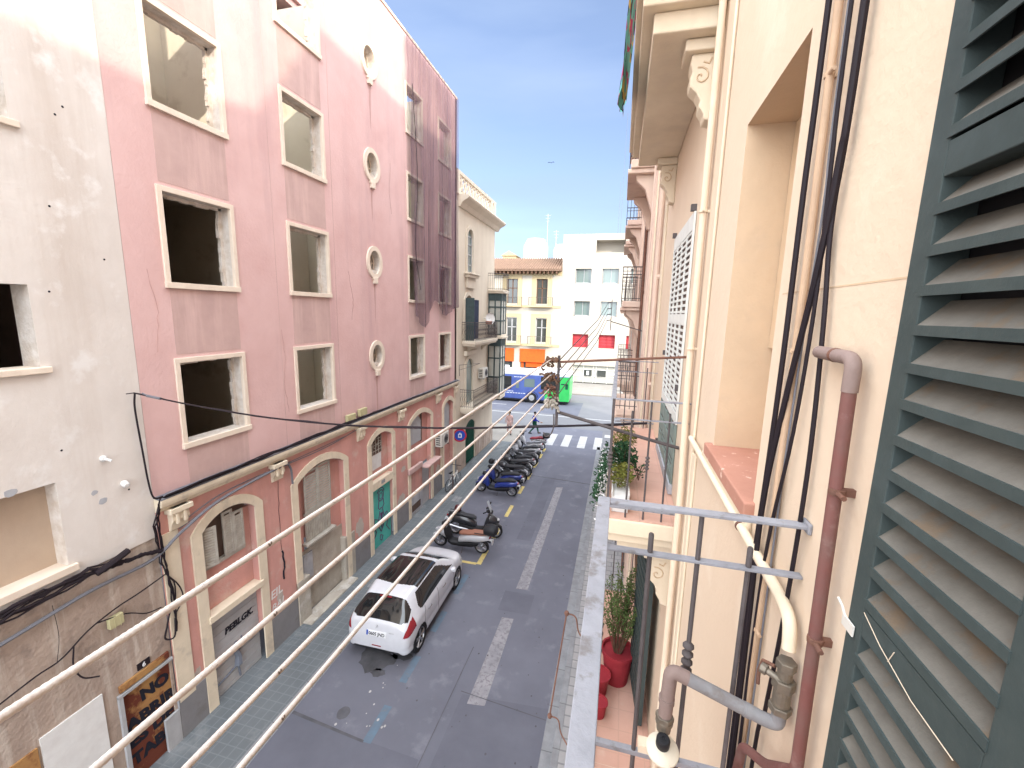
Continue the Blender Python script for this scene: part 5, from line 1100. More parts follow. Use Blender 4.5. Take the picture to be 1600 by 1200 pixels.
# ---- pipes, conduits, cables on the near wall
def pipe(name, label, pts, r, m, cat='pipe', group=None, clips=None, clipm='rust', parent=None, n=14):
    t = empty(name, label, cat, tuple(Vector(pts[-1])), group=group)
    q = MB(); q.tube(pts, r, n); q.build('tube', m, t, smooth=True)
    for c, ax in (clips or []):
        k = MB(); k.lathe([(r*1.18, -.008), (r*1.22, 0), (r*1.18, .008)], c, ax, 14); k.box(c[0], XR, c[1]-.008, c[1]+.008, c[2]-.01, c[2]+.01); k.lathe([(.007, 0), (.007, .03)], (c[0]-r*.3, c[1]-r*1.2, c[2]), (0, -1, 0), 8); k.build('clip', clipm, t)
    return t
def bend(pts, rad=.05, k=6):
    P = [Vector(p) for p in pts]; o = [P[0]]
    for i in range(1, len(P)-1):
        a = (P[i-1]-P[i]); b_ = (P[i+1]-P[i]); ra = min(rad, a.length*.49, b_.length*.49); A_, B_ = P[i]+a.normalized()*ra, P[i]+b_.normalized()*ra
        for j in range(k+1):
            t = j/k; o.append(A_*(1-t)**2+P[i]*2*t*(1-t)+B_*t*t)
    return o+[P[-1]]
pipe('red_pipe', 'oxide red pipe with an elbow running down the cream wall beside the green shutter', bend([(.585, 1.46, 8.335), (.578, 1.255, 8.335), (.583, 1.225, 7.12), (.575, 1.40, 6.93), (.54, 1.52, 6.86), (.52, 1.6, 6.0)], .035), .0165, 'redpipe', clips=[((.58, 1.24, 7.985), (0, 0, 1)), ((.581, 1.232, 7.55), (0, 0, 1)), ((.582, 1.36, 8.335), (0, 1, 0))])
q = MB(); q.tube(bend([(.585, 1.47, 8.335), (.578, 1.25, 8.335), (.579, 1.2535, 8.25)], .035), .0185, 14); q.build('elbow', 'brownpipe', label='thick brownish elbow capping the top of the red pipe', cat='pipe elbow', smooth=True)
pipe('wall_conduit', 'long tan conduit running up the wall between the black cables', [(.60, 1.72, 11.5), (.60, 1.72, 9.43), (.602, 1.70, 8.6), (.602, 1.69, 7.5), (.602, 1.72, 6.0), (.602, 1.72, 3)], .0125, 'conduit', 'conduit', clips=[((.60, 1.72, 9.21), (0, 0, 1)), ((.60, 1.70, 8.32), (0, 0, 1)), ((.60, 1.70, 7.22), (0, 0, 1))], clipm='conduit')
pipe('drain_pipe', 'wide cream painted downpipe on the cream wall', [(.575, 3.78, 14), (.575, 3.80, 9.5), (.575, 3.78, 7.9), (.575, 3.62, 7.0), (.575, 3.6, 0)], .027, 'cream', 'downpipe', clips=[((.575, 3.79, 9.25), (0, 0, 1)), ((.575, 3.78, 8.17), (0, 0, 1))], clipm='cream_smooth')
pipe('wall_conduit', 'thin cream conduit just in front of the wide downpipe', [(.605, 3.40, 14), (.605, 3.42, 9.2), (.605, 3.42, 7.5), (.605, 3.4, 0)], .010, 'cream_smooth', 'conduit')
pipe('gas_pipe', 'cream painted pipe running along the wall under the terracotta sill to the valve', bend([(.585, 3.45, 7.50), (.585, 1.50, 7.50), (.582, 1.395, 7.49), (.580, 1.372, 7.40)], .05), .020, 'cream_smooth', clips=[((.585, 2.0, 7.5), (0, 1, 0))])
random.seed(77)
def wallcab(label, pts, r, sub=6, m='cable'):
    q = MB(); q.tube(smooth_path(pts, sub), r, 8); return q.build('wall_cable', m, label=label, cat='cable', smooth=True, group='black cables on the cream wall')
wallcab('straight black cable just left of the tan conduit', [(.595, 1.80, 12), (.595, 1.79, 9.46), (.597, 1.80, 8.88), (.597, 1.79, 8.3), (.596, 1.80, 7.8), (.595, 1.82, 7.34), (.595, 1.80, 6.6), (.595, 1.8, 3)], .010)
wallcab('black cable crossing from the right behind the conduit to the left', [(.59, 1.515, 12), (.59, 1.515, 9.3), (.59, 1.53, 8.9), (.588, 1.58, 8.55), (.585, 1.68, 8.15), (.583, 1.76, 7.7), (.585, 1.75, 7.1), (.586, 1.74, 6.2), (.586, 1.74, 3)], .010)
wallcab('thinner black cable hanging beside the crossing one', [(.598, 1.62, 12), (.598, 1.62, 9.4), (.597, 1.60, 8.9), (.596, 1.575, 8.5), (.594, 1.60, 8.05), (.59, 1.68, 7.6), (.59, 1.70, 7.1), (.59, 1.69, 6.2), (.59, 1.69, 3)], .0065)
wallcab('rightmost black cable, curving down behind the red pipe elbow', [(.60, 1.525, 12), (.60, 1.525, 9.3), (.60, 1.55, 8.75), (.60, 1.51, 8.45), (.60, 1.475, 8.1), (.60, 1.47, 7.8), (.60, 1.49, 7.4), (.60, 1.53, 7.0), (.60, 1.58, 6.5), (.6, 1.6, 3)], .0075)
wallcab('thin grey cable hugging the conduit', [(.606, 1.665, 12), (.606, 1.66, 9.3), (.606, 1.64, 8.8), (.606, 1.66, 8.3), (.606, 1.67, 7.7), (.606, 1.66, 6.6), (.606, 1.66, 3)], .004, m='cable_grey')
# ---- gas pipe, valve and regulator
t = empty('gas_regulator', 'grey gas pipe with a brass valve and a round cream regulator dish at the railing', 'gas regulator', (.24, 1.40, 6.86))
q = MB(); c = Vector((.580, 1.372, 0))
for z0, z1, r_, n_ in ((7.33, 7.36, .030, 6), (7.295, 7.33, .022, 16), (7.26, 7.295, .034, 6), (7.20, 7.26, .026, 16), (7.175, 7.20, .034, 6)):
    q.lathe([(r_, z0), (r_, z1)], c, n=n_)
q.lathe([(.010, 0), (.012, .05), (.018, .05), (.018, .07)], (.575, 1.36, 7.29), (-.75, .6, .1), 8); q.build('valve', 'brass', t, bevel=.003)
q = MB(); q.tube([(.56, 1.40, 7.31), (.535, 1.43, 7.30), (.53, 1.44, 7.25), (.532, 1.44, 7.20)], .006, 6); q.build('valve_lever', 'rust', t)
q = MB(); q.tube(bend([(.580, 1.372, 7.18), (.580, 1.372, 7.125), (.545, 1.378, 7.125), (.262, 1.392, 7.218)], .045), .0215, 16); q.lathe([(.0235, 0), (.0235, .02)], (.50, 1.38, 7.14), (-1, .05, .32), 16); q.build('pipe', 'greypipe', t, smooth=True)
q = MB(); q.tube(bend([(.30, 1.390, 7.206), (.246, 1.393, 7.222), (.240, 1.395, 7.03)], .035), .0235, 16); q.lathe([(.027, 0), (.027, .02)], (.241, 1.395, 7.09), n=16); q.build('elbow', 'brownpipe', t, smooth=True)
q = MB(); q.lathe([(.032, 0), (.032, .018)], (.240, 1.395, 7.02), n=6); q.lathe([(.024, 0), (.026, .03), (.030, .03), (.030, .045)], (.240, 1.395, 6.975), n=14); q.build('union_nut', 'brass', t, bevel=.002)
q = MB(); q.lathe([(.021, 0), (.0235, .005), (.0235, .034), (.019, .040), (.008, .040), (.008, .036)], (.236, 1.362, 6.945), (0, -.25, 1), 20); q.build('black_cap', 'black', t, smooth=True)
q = MB(); q.lathe([(.026, -.035), (.038, -.032), (.052, -.014), (.055, -.006), (.055, .002), (.050, .007), (.039, .013), (.029, .020), (.02, .024)], (.238, 1.366, 6.925), (0, -.25, 1), 32); q.build('regulator_dish', 'enamel', t, smooth=True)
q = MB(); q.box(.16, .20, 1.39, 1.43, 6.86, 6.89); q.build('mounting_lug', 'cream_smooth', t)
# ---- clothes line arm and ropes
t = empty('clothes_line_frame', 'dark iron clothes line frame held out from the neighbouring balcony', 'clothes line frame', (-.57, 4.2, 7.4))
q = MB(); q.box(-.585, -.560, 4.185, 4.215, 7.30, 8.02); q.build('post', 'iron', t)
q = MB(); q.tube([(-.57, 4.2, 7.955), (.37, 4.2, 8.04), (XR, 4.22, 8.06)], .013, 6); q.build('top_arm', 'rust', t)
q = MB(); q.tube([(-.57, 4.2, 7.45), (-.54, 4.2, 7.44), (.31, 4.2, 7.25), (XR, 4.22, 7.18)], .017, 6); q.build('bottom_arm', 'iron', t)
q = MB()
for z in (7.975, 7.82, 7.68, 7.57): q.tube([(-.575+.04*math.cos(a)-.04, 4.18, z+.02*math.sin(a)) for a in [k*PI/5 for k in range(11)]], .005, 5)
q.tube(smooth_path([(-.60, 4.2, 7.42), (-.60, 4.2, 7.28), (-.63, 4.2, 7.2), (-.68, 4.2, 7.18), (-.70, 4.2, 7.22)]), .007, 5); q.build('hook', 'iron', t)
ds = ((-.455, 'uppermost'), (-.610, 'second from the top'), (-.745, 'third from the top'), (-.858, 'lowest'))
random.seed(2)
for i, (dz, nm_) in enumerate(ds):
    q = MB(); z = EYE+dz; pts = [(-.65+.02*(1-abs(k/20-.5)*2)*0, 4.15-k*.28, z-.012*math.sin(PI*k/20)) for k in range(21)]
    q.tube(pts, .0058, 10)
    for k in range(230):                      # raised spiral wrap on the coating
        y = 1.6-k*.0085
        q.lathe([(.0058, -.0035), (.0063, 0), (.0058, .0035)], (-.65, y, z-.012*math.sin(PI*(4.15-y)/5.6)), (0, 1, 0), 10, cap=False)
    q.build('clothes_line', 'rope', label='white coated clothes line rope crossing the street view, '+nm_+' of the four', cat='rope', group='white clothes line ropes', smooth=True)
random.seed(19)
for z, l, m_ in ((7.985, 'uppermost', 'twig'), (7.83, 'second', 'twig'), (7.70, 'third', 'rust'), (7.56, 'lowest and thickest', 'shutter_old')):
    q = MB(); c = Vector((-.64, 4.17, z)); big = 1.5 if l.startswith('low') else 1
    for k in range(16):
        p = c+Vector((random.uniform(-.045, .035), random.uniform(-.03, .03), random.uniform(-.035, .03)))*big; pts = [p]
        for s in range(5): p = p+Vector((random.uniform(-.03, .03), random.uniform(-.02, .02), random.uniform(-.035, .02))); pts.append(p)
        q.tube(smooth_path(pts, 3), random.uniform(.004, .011)*big, 5)
    q.build('rope_knot', m_, label=l+' tangled knot of old cord on the clothes line frame', cat='knot', group='cord knots on the frame')
FR2 = (-.27, 12.2)
t = empty('clothes_line_frame', 'smaller far clothes line frame on the salmon building', 'clothes line frame', (FR2[0], FR2[1], 8.0))
q = MB(); q.box(FR2[0]-.01, FR2[0]+.01, 12.19, 12.21, 8.0, 8.85); q.tube([(FR2[0], 12.2, 8.25), (XR, 12.3, 8.0)], .013, 5)
for k in range(4): q.tube([(FR2[0]-.12, 12.2, 8.75-k*.16), (FR2[0], 12.2, 8.77-k*.16)], .012, 5)
q.build('arm', 'iron', t)
for k, (za, zb) in enumerate(((7.97, 8.75), (7.86, 8.6), (7.74, 8.44), (7.62, 8.28))):
    q = MB(); q.tube([(-.57, 4.25, za), (-.42, 8.2, (za+zb)/2-.03), (FR2[0]-.1, 12.2, zb)], .006, 5); q.build('thin_line', 'iron', label='thin dark line between near and far frames, %s from the top' % ('first', 'second', 'third', 'fourth')[k], cat='line', group='thin lines between the two frames')
# red iron rod with hooks outside our rail
q = MB(); q.tube([(-.132, 1.50, 7.28), (-.180, 1.50, 6.80)], .0035, 6)
for p in ((-.132, 1.50, 7.28), (-.180, 1.50, 6.80)):
    q.lathe([(.008, -.007), (.010, 0), (.008, .007)], p, n=8); q.tube(smooth_path([p, (p[0]+.035, 1.50, p[2]-.01), (p[0]+.05, 1.50, p[2]-.07), (p[0]+.09, 1.47, p[2]-.10)]), .003, 5)
q.build('iron_rod', 'rust', label='thin rusty red rod with hooked ends hanging outside our balcony rail', cat='rod')

# ================================================================== FURTHER ALONG THE RIGHT SIDE
SB = empty('salmon_building', 'salmon building beyond the cream one, crowded with pipes and balconies', 'building', (XR+4, 17, 0))
u = MB(); u.box(XR-.02, XR+9, BY1+.002, 26.6, -.1, 20.3); u.build('wall', 'salmon', SB)
q = MB()
for y in (8.15, 10.0, 16.2, 20.2, 26.0): q.box(XR-.10, XR-.021, y, y+.35, 0, 18.4)
q.build('pilaster', 'salmon', SB, bevel=.01)
for x0, y0, y1, zf in ((.0, 10.5, 13.0, 11.86), (.0, 17, 19.6, 11.9), (.0, 13.5, 16.0, 8.85), (.02, 11.3, 13.6, 6.0), (.0, 17, 19.6, 8.85), (.0, 17, 19.6, 5.9), (-.02, 21.5, 24.6, 11.9), (0, 21.5, 24.6, 8.8), (0, 21.5, 24.6, 5.8), (0, 10.5, 13.0, 14.9), (0, 17, 19.6, 14.9)):
    iron_balcony(SB, XR-.02, x0, y0, y1, zf, slabm='salmon', th=.18, h=1.0, step=.12)
    q = MB()
    for y in (y0+.3, y1-.3): q.prism([(XR-.02, zf-.28), (x0+.12, zf-.28), (x0+.14, zf-.4), (x0+.35, zf-.6), (XR-.1, zf-1.1), (XR-.02, zf-1.15)], y-.1, y+.1, 'y')
    q.build('corbel', 'salmon', SB, bevel=.02)
    q = MB(); q.box(XR-.04, XR-.021, y0+.6, y1-.6, zf, zf+2.3); q.build('balcony_door', 'shutter_old', SB)
# iron_balcony expects x0<x1 toward the street: rails are built between wall and outer edge either way
for i, (y, r_, m_) in enumerate(((8.0, .04, 'salmon'), (8.75, .018, 'rust'), (9.25, .03, 'cream_smooth'), (9.6, .012, 'iron'), (10.4, .05, 'salmon'), (13.3, .04, 'rust'), (14.2, .015, 'iron'), (16.7, .05, 'salmon'))):
    q = MB(); q.tube([(XR-.07, y, 0), (XR-.07, y, 17)], r_, 8)
    for z in (4.5, 7.2, 9.1, 11.3): q.tube([(XR-.07, y, z), (XR-.01, y, z)], r_*1.3, 8)
    q.build('riser_pipe', m_, SB, smooth=True)
q = MB(); q.tube(smooth_path([(XR-.04, 8.9, 11), (XR-.04, 8.7, 9.5), (XR-.04, 8.9, 8.6), (XR-.05, 8.6, 7.6), (XR-.04, 8.9, 6.5)]), .008, 5); q.build('loose_wire', 'iron', SB)
# ================================================================== WHITE CAR
def cat1(xs, ys, x):
    for i in range(len(xs)-1):
        if x <= xs[i+1] or i == len(xs)-2:
            x0, x1 = xs[i], xs[i+1]; t = max(0, min(1, (x-x0)/(x1-x0))); h = x1-x0
            m0 = (ys[i+1]-ys[i-1])/(xs[i+1]-xs[i-1])*h if i > 0 else (ys[1]-ys[0])
            m1 = (ys[i+2]-ys[i])/(xs[i+2]-xs[i])*h if i < len(xs)-2 else (ys[-1]-ys[-2])
            return ys[i]*(2*t**3-3*t*t+1)+m0*(t**3-2*t*t+t)+ys[i+1]*(-2*t**3+3*t*t)+m1*(t**3-t*t)
ST = [  # y : bottom centre, sill, bumper/door, shoulder, belt, roof edge, roof mid, centre
 (0.00, [(0, .34), (.56, .34), (.60, .40), (.62, .47), (.60, .54), (.52, .60), (.30, .62), (0, .625)]),
 (0.03, [(0, .27), (.64, .27), (.71, .40), (.73, .52), (.71, .64), (.60, .74), (.34, .77), (0, .78)]),
 (0.07, [(0, .23), (.69, .24), (.77, .42), (.79, .58), (.765, .76), (.63, .90), (.36, .94), (0, .95)]),
 (0.13, [(0, .21), (.72, .22), (.81, .44), (.83, .64), (.80, .84), (.65, .965), (.36, 1.01), (0, 1.02)]),
 (0.30, [(0, .20), (.75, .20), (.85, .48), (.865, .72), (.82, .92), (.635, 1.15), (.35, 1.20), (0, 1.215)]),
 (0.50, [(0, .20), (.77, .20), (.865, .50), (.875, .76), (.825, .955), (.565, 1.30), (.33, 1.36), (0, 1.375)]),
 (0.62, [(0, .20), (.775, .20), (.868, .50), (.876, .77), (.826, .965), (.565, 1.35), (.33, 1.41), (0, 1.425)]),
 (1.00, [(0, .20), (.78, .20), (.868, .50), (.872, .77), (.82, .97), (.60, 1.395), (.34, 1.455), (0, 1.465)]),
 (1.80, [(0, .20), (.78, .20), (.868, .50), (.868, .76), (.815, .965), (.60, 1.395), (.34, 1.452), (0, 1.462)]),
 (2.30, [(0, .20), (.78, .20), (.866, .50), (.866, .75), (.812, .95), (.59, 1.355), (.33, 1.415), (0, 1.425)]),
 (2.62, [(0, .20), (.78, .20), (.865, .50), (.865, .74), (.81, .94), (.60, 1.23), (.34, 1.29), (0, 1.305)]),
 (3.00, [(0, .20), (.78, .20), (.865, .50), (.865, .72), (.815, .92), (.68, 1.02), (.38, 1.065), (0, 1.075)]),
 (3.16, [(0, .20), (.78, .20), (.862, .50), (.862, .71), (.81, .88), (.66, .955), (.38, .995), (0, 1.01)]),
 (3.50, [(0, .20), (.76, .20), (.84, .48), (.84, .68), (.77, .82), (.63, .885), (.36, .925), (0, .935)]),
 (3.78, [(0, .21), (.70, .22), (.78, .44), (.77, .60), (.70, .72), (.57, .79), (.33, .825), (0, .835)]),
 (3.92, [(0, .24), (.58, .25), (.66, .42), (.65, .54), (.58, .63), (.48, .68), (.3, .71), (0, .72)]),
 (3.97, [(0, .32), (.44, .33), (.50, .42), (.50, .49), (.45, .55), (.38, .58), (.24, .6), (0, .605)])]
SY = [s[0] for s in ST]
def carsec(y):
    return [(cat1(SY, [s[1][k][0] for s in ST], y), cat1(SY, [s[1][k][1] for s in ST], y)) for k in range(8)]
ys_ = []
y = 0.0
while y < 3.97: ys_.append(y); y += .007 if y < .14 else .016
ys_.append(3.97)
NV = 98
grid = []
for y in ys_:
    s = carsec(y); row = []
    for j in range(NV+1):
        v = 7*j/NV; x_ = cat1(list(range(8)), [p[0] for p in s], v); z_ = cat1(list(range(8)), [p[1] for p in s], v)
        row.append((max(0, x_) if j < NV else 0.0, z_, v))
    grid.append(row)
car = {k: MB() for k in ('body', 'glass', 'lamp', 'trim', 'front')}
def cls(y, x, z, v):
    for yw in (.62, 3.16):
        if (y-yw)**2+(z-.32)**2 < .355**2 and abs(x) > .45 and z < .70: return None
    if v < 1.05: return 'trim'
    if .135 < y < .535 and v > 4.60+.8*max(0, (.22-y))/.1+.5*max(0, (y-.49))/.05: return 'glass'
    if v > 4.1 and v < 4.93:
        za, zb = 4.03, 4.90
        if .66+.22*(v-za)+.9*max(0, .30-(v-za))**1.3 < y < 2.92-1.0*(v-za)**1.1 and za < v < zb: return 'glass'
    if .90+.05*(7-v) < y < 2.18 and v > 5.02: return 'glass'
    if 2.30+.06*(7-v)*.5 < y < 2.98 and v > 5.06: return 'glass'
    if .035 < y < .42 and .70+.30*y < z < .95+.22*y and 2.3 < v < 4.45 and abs(x) > .54: return 'lamp'
    if 3.45 < y < 3.85 and .60 < z < .80 and 2.9 < v < 4.4 and abs(x) > .5: return 'front'
    return 'body'
for i in range(len(ys_)-1):
    for j in range(NV):
        ym = (ys_[i]+ys_[i+1])/2; a, b_ = grid[i][j], grid[i+1][j+1]; xm, zm, vm = (a[0]+b_[0])/2, (a[1]+b_[1])/2, (a[2]+b_[2])/2
        k = cls(ym, xm, zm, vm)
        if k is None: continue
        for sgn in (1, -1):
            q4 = [(sgn*grid[i][j][0], ys_[i], grid[i][j][1]), (sgn*grid[i+1][j][0], ys_[i+1], grid[i+1][j][1]), (sgn*grid[i+1][j+1][0], ys_[i+1], grid[i+1][j+1][1]), (sgn*grid[i][j+1][0], ys_[i], grid[i][j+1][1])]
            car[k].add(q4 if sgn > 0 else q4[::-1], [(0, 1, 2, 3)])
CAR = empty('parked_car', 'white hatchback with a dark glass roof parked by the left kerb', 'car', (-5.23, 8.06, 0), rz=math.radians(.3))
s = carsec(0.0)
ringp = [(grid[0][j][0], 0.0, grid[0][j][1]) for j in range(NV+1)]+[(-grid[0][j][0], 0.0, grid[0][j][1]) for j in range(NV-1, 0, -1)]
car['body'].add(ringp, [tuple(range(len(ringp)))])
ringp = [(grid[-1][j][0], 3.97, grid[-1][j][1]) for j in range(NV+1)]+[(-grid[-1][j][0], 3.97, grid[-1][j][1]) for j in range(NV-1, 0, -1)]
car['trim'].add(ringp, [tuple(range(len(ringp)))])
def weld_build(mb, *a, **k):
    o = mb.build(*a, **k); bm = bmesh.new(); bm.from_mesh(o.data); bmesh.ops.remove_doubles(bm, verts=bm.verts, dist=.0004); bmesh.ops.recalc_face_normals(bm, faces=bm.faces); bm.to_mesh(o.data); bm.free()
    for p in o.data.polygons: p.use_smooth = True
    o.data.set_sharp_from_angle(angle=math.radians(50)); return o
for k, nm_, m_ in (('body', 'body', 'carpaint'), ('glass', 'windows', 'glass'), ('lamp', 'tail_lights', 'red_lamp'), ('trim', 'underbody_trim', 'black'), ('front', 'headlights', 'clear')):
    weld_build(car[k], nm_, m_, CAR, local=True)
for sx in (-1, 1):
    for yw in (.62, 3.16):
        q = MB(); q.lathe([(.335, -.11), (.345, -.08), (.345, .08), (.335, .105), (.24, .105)], (sx*.755, yw, .325), (sx, 0, 0), 32, cap=False)
        wh = q.build('wheel', 'rubber', CAR, local=True, smooth=True)
        q = MB()
        q.lathe([(.235, .085), (.245, .10), (.225, .10), (.215, .07)], (sx*.755, yw, .325), (sx, 0, 0), 28, cap=False)
        for k in range(5):
            a = 2*PI*k/5+.3
            for da in (-.13, .13):
                q.tube([(sx*(.755+.085), yw+.05*math.cos(a), .325+.05*math.sin(a)), (sx*(.755+.095), yw+.22*math.cos(a+da), .325+.22*math.sin(a+da))], .017, 5)
        q.lathe([(.05, .07), (.045, .10), (.01, .105)], (sx*.755, yw, .325), (sx, 0, 0), 14)
        q.build('rim', 'alloy', wh, local=True)
        q = MB(); q.lathe([(.23, .02), (.23, .03)], (sx*.755, yw, .325), (sx, 0, 0), 20); q.build('brake_disc', 'black', wh, local=True)
    q = MB(); q.lathe([(.36, -.30), (.36, .0)], (sx*.82, .62, .33), (sx, 0, 0), 24); q.lathe([(.36, -.30), (.36, .0)], (sx*.82, 3.16, .33), (sx, 0, 0), 24); 
    q.v = [(v[0], v[1], v[2]) for v in q.v]
    # wheel housings: open drums
    q = MB()
    for yw in (.62, 3.16): q.lathe([(.358, .0), (.358, -.32), (.01, -.32)], (sx*.835, yw, .32), (sx, 0, 0), 28, cap=False)
    q.build('wheel_housing', 'black', CAR, local=True)
    q = MB(); q.loft([((sx*.93, 2.50, .99), .03, .03), ((sx*.96, 2.53, .99), .085, .06), ((sx*.96, 2.62, .99), .08, .058), ((sx*.95, 2.68, .985), .03, .03)], 12); q.build('door_mirror', 'carpaint', CAR, local=True, smooth=True)
    for yh, zh in ((1.05, .81), (1.98, .80)):
        q = MB(); q.tube([(sx*.872, yh, zh), (sx*.90, yh+.03, zh+.003), (sx*.90, yh+.17, zh+.003), (sx*.872, yh+.20, zh)], .013, 6); q.build('door_handle', 'chrome', CAR, local=True)
    q = MB()
    for yy in (.86, 1.72, 2.84):
        pts = []
        for v_ in [1.2+k*.2 for k in range(15)]:
            sc_ = carsec(yy); pts.append((sx*(cat1(list(range(8)), [p[0] for p in sc_], v_)+.0005), yy+(.10*max(0, (v_-3)) if yy < 1 else 0), cat1(list(range(8)), [p[1] for p in sc_], v_)))
        q.tube(pts, .0045, 4)
    q.build('door_gap', 'black', CAR, local=True)
q = MB(); q.box(-.26, .26, -.0, .06, .64, .76); q.rot(Matrix.Translation((0, .045, .0)) @ Matrix.Rotation(-.20, 4, 'X')); 
q = MB(); q.add([(-.26, -.008, .665), (.26, -.008, .665), (.26, .016, .785), (-.26, .016, .785), (-.26, .03, .665), (.26, .03, .665), (.26, .05, .785), (-.26, .05, .785)], [(0, 1, 2, 3), (0, 4, 5, 1), (3, 2, 6, 7), (0, 3, 7, 4), (1, 5, 6, 2)])
pl_ = q.build('number_plate', 'plate', CAR, local=True)
text('0605 JND', .105, (-.20, -.008, .685), (1, 0, 0), (0, .2, 1), 'ink', pl_, 'lettering', local=True, bold=.002, depth=.002)
q = MB(); q.add([(-.26, -.011, .665), (-.215, -.011, .665), (-.215, .013, .785), (-.26, .013, .785)], [(0, 1, 2, 3)]); q.build('plate_band', 'ink_blue', pl_, local=True)
q = MB(); q.tube([(-.02, .020, .86), (.0, .046, .89), (.02, .048, .91), (.0, .05, .93)], .009, 5); q.tube([(-.02, .047, .88), (.03, .048, .875)], .007, 5); q.build('rear_emblem', 'alloy', CAR, local=True)
q = MB(); q.tube([(.33, .020, .795), (.46, .028, .795)], .008, 5); q.build('badge', 'alloy', CAR, local=True)
q = MB(); q.box(-.16, .16, .47, .50, 1.385, 1.402); q.build('brake_light', 'red_lamp', CAR, local=True)
q = MB(); q.prism([(.70, 1.455), (.78, 1.462), (.74, 1.49), (.72, 1.50)], -.012, .012, 'x'); q.build('roof_antenna', 'black', CAR, local=True)
q = MB(); q.box(-.12, .12, -.006, .01, .40, .425); q.build('fog_light', 'red_lamp', CAR, local=True)
q = MB(); q.tube([(.40, .02, .26), (.40, .2, .27)], .03, 10); q.build('exhaust', 'chrome', CAR, local=True)

# ================================================================== MOTORCYCLES
def wheel2(parent, y, r, w, rimm='alloy', disc=True):
    q = MB(); q.lathe([(r-.075, -w*.35), (r-.02, -w*.5), (r, -w*.22), (r, w*.22), (r-.02, w*.5), (r-.075, w*.35)], (0, y, r), (1, 0, 0), 26, cap=False); o = q.build('wheel', 'rubber', parent, local=True, smooth=True)
    q = MB(); q.lathe([(r-.07, -w*.38), (r-.095, -w*.3), (r-.095, w*.3), (r-.07, w*.38)], (0, y, r), (1, 0, 0), 22, cap=False)
    for k in range(5): q.tube([(0, y, r), (0, y+(r-.09)*math.cos(k*1.2566), r+(r-.09)*math.sin(k*1.2566))], .016, 5)
    q.lathe([(.05, -.06), (.05, .06)], (0, y, r), (1, 0, 0), 10)
    if disc: q.lathe([(.11, .05), (.11, .055)], (0, y, r), (1, 0, 0), 16)
    q.build('rim', rimm, o, local=True)
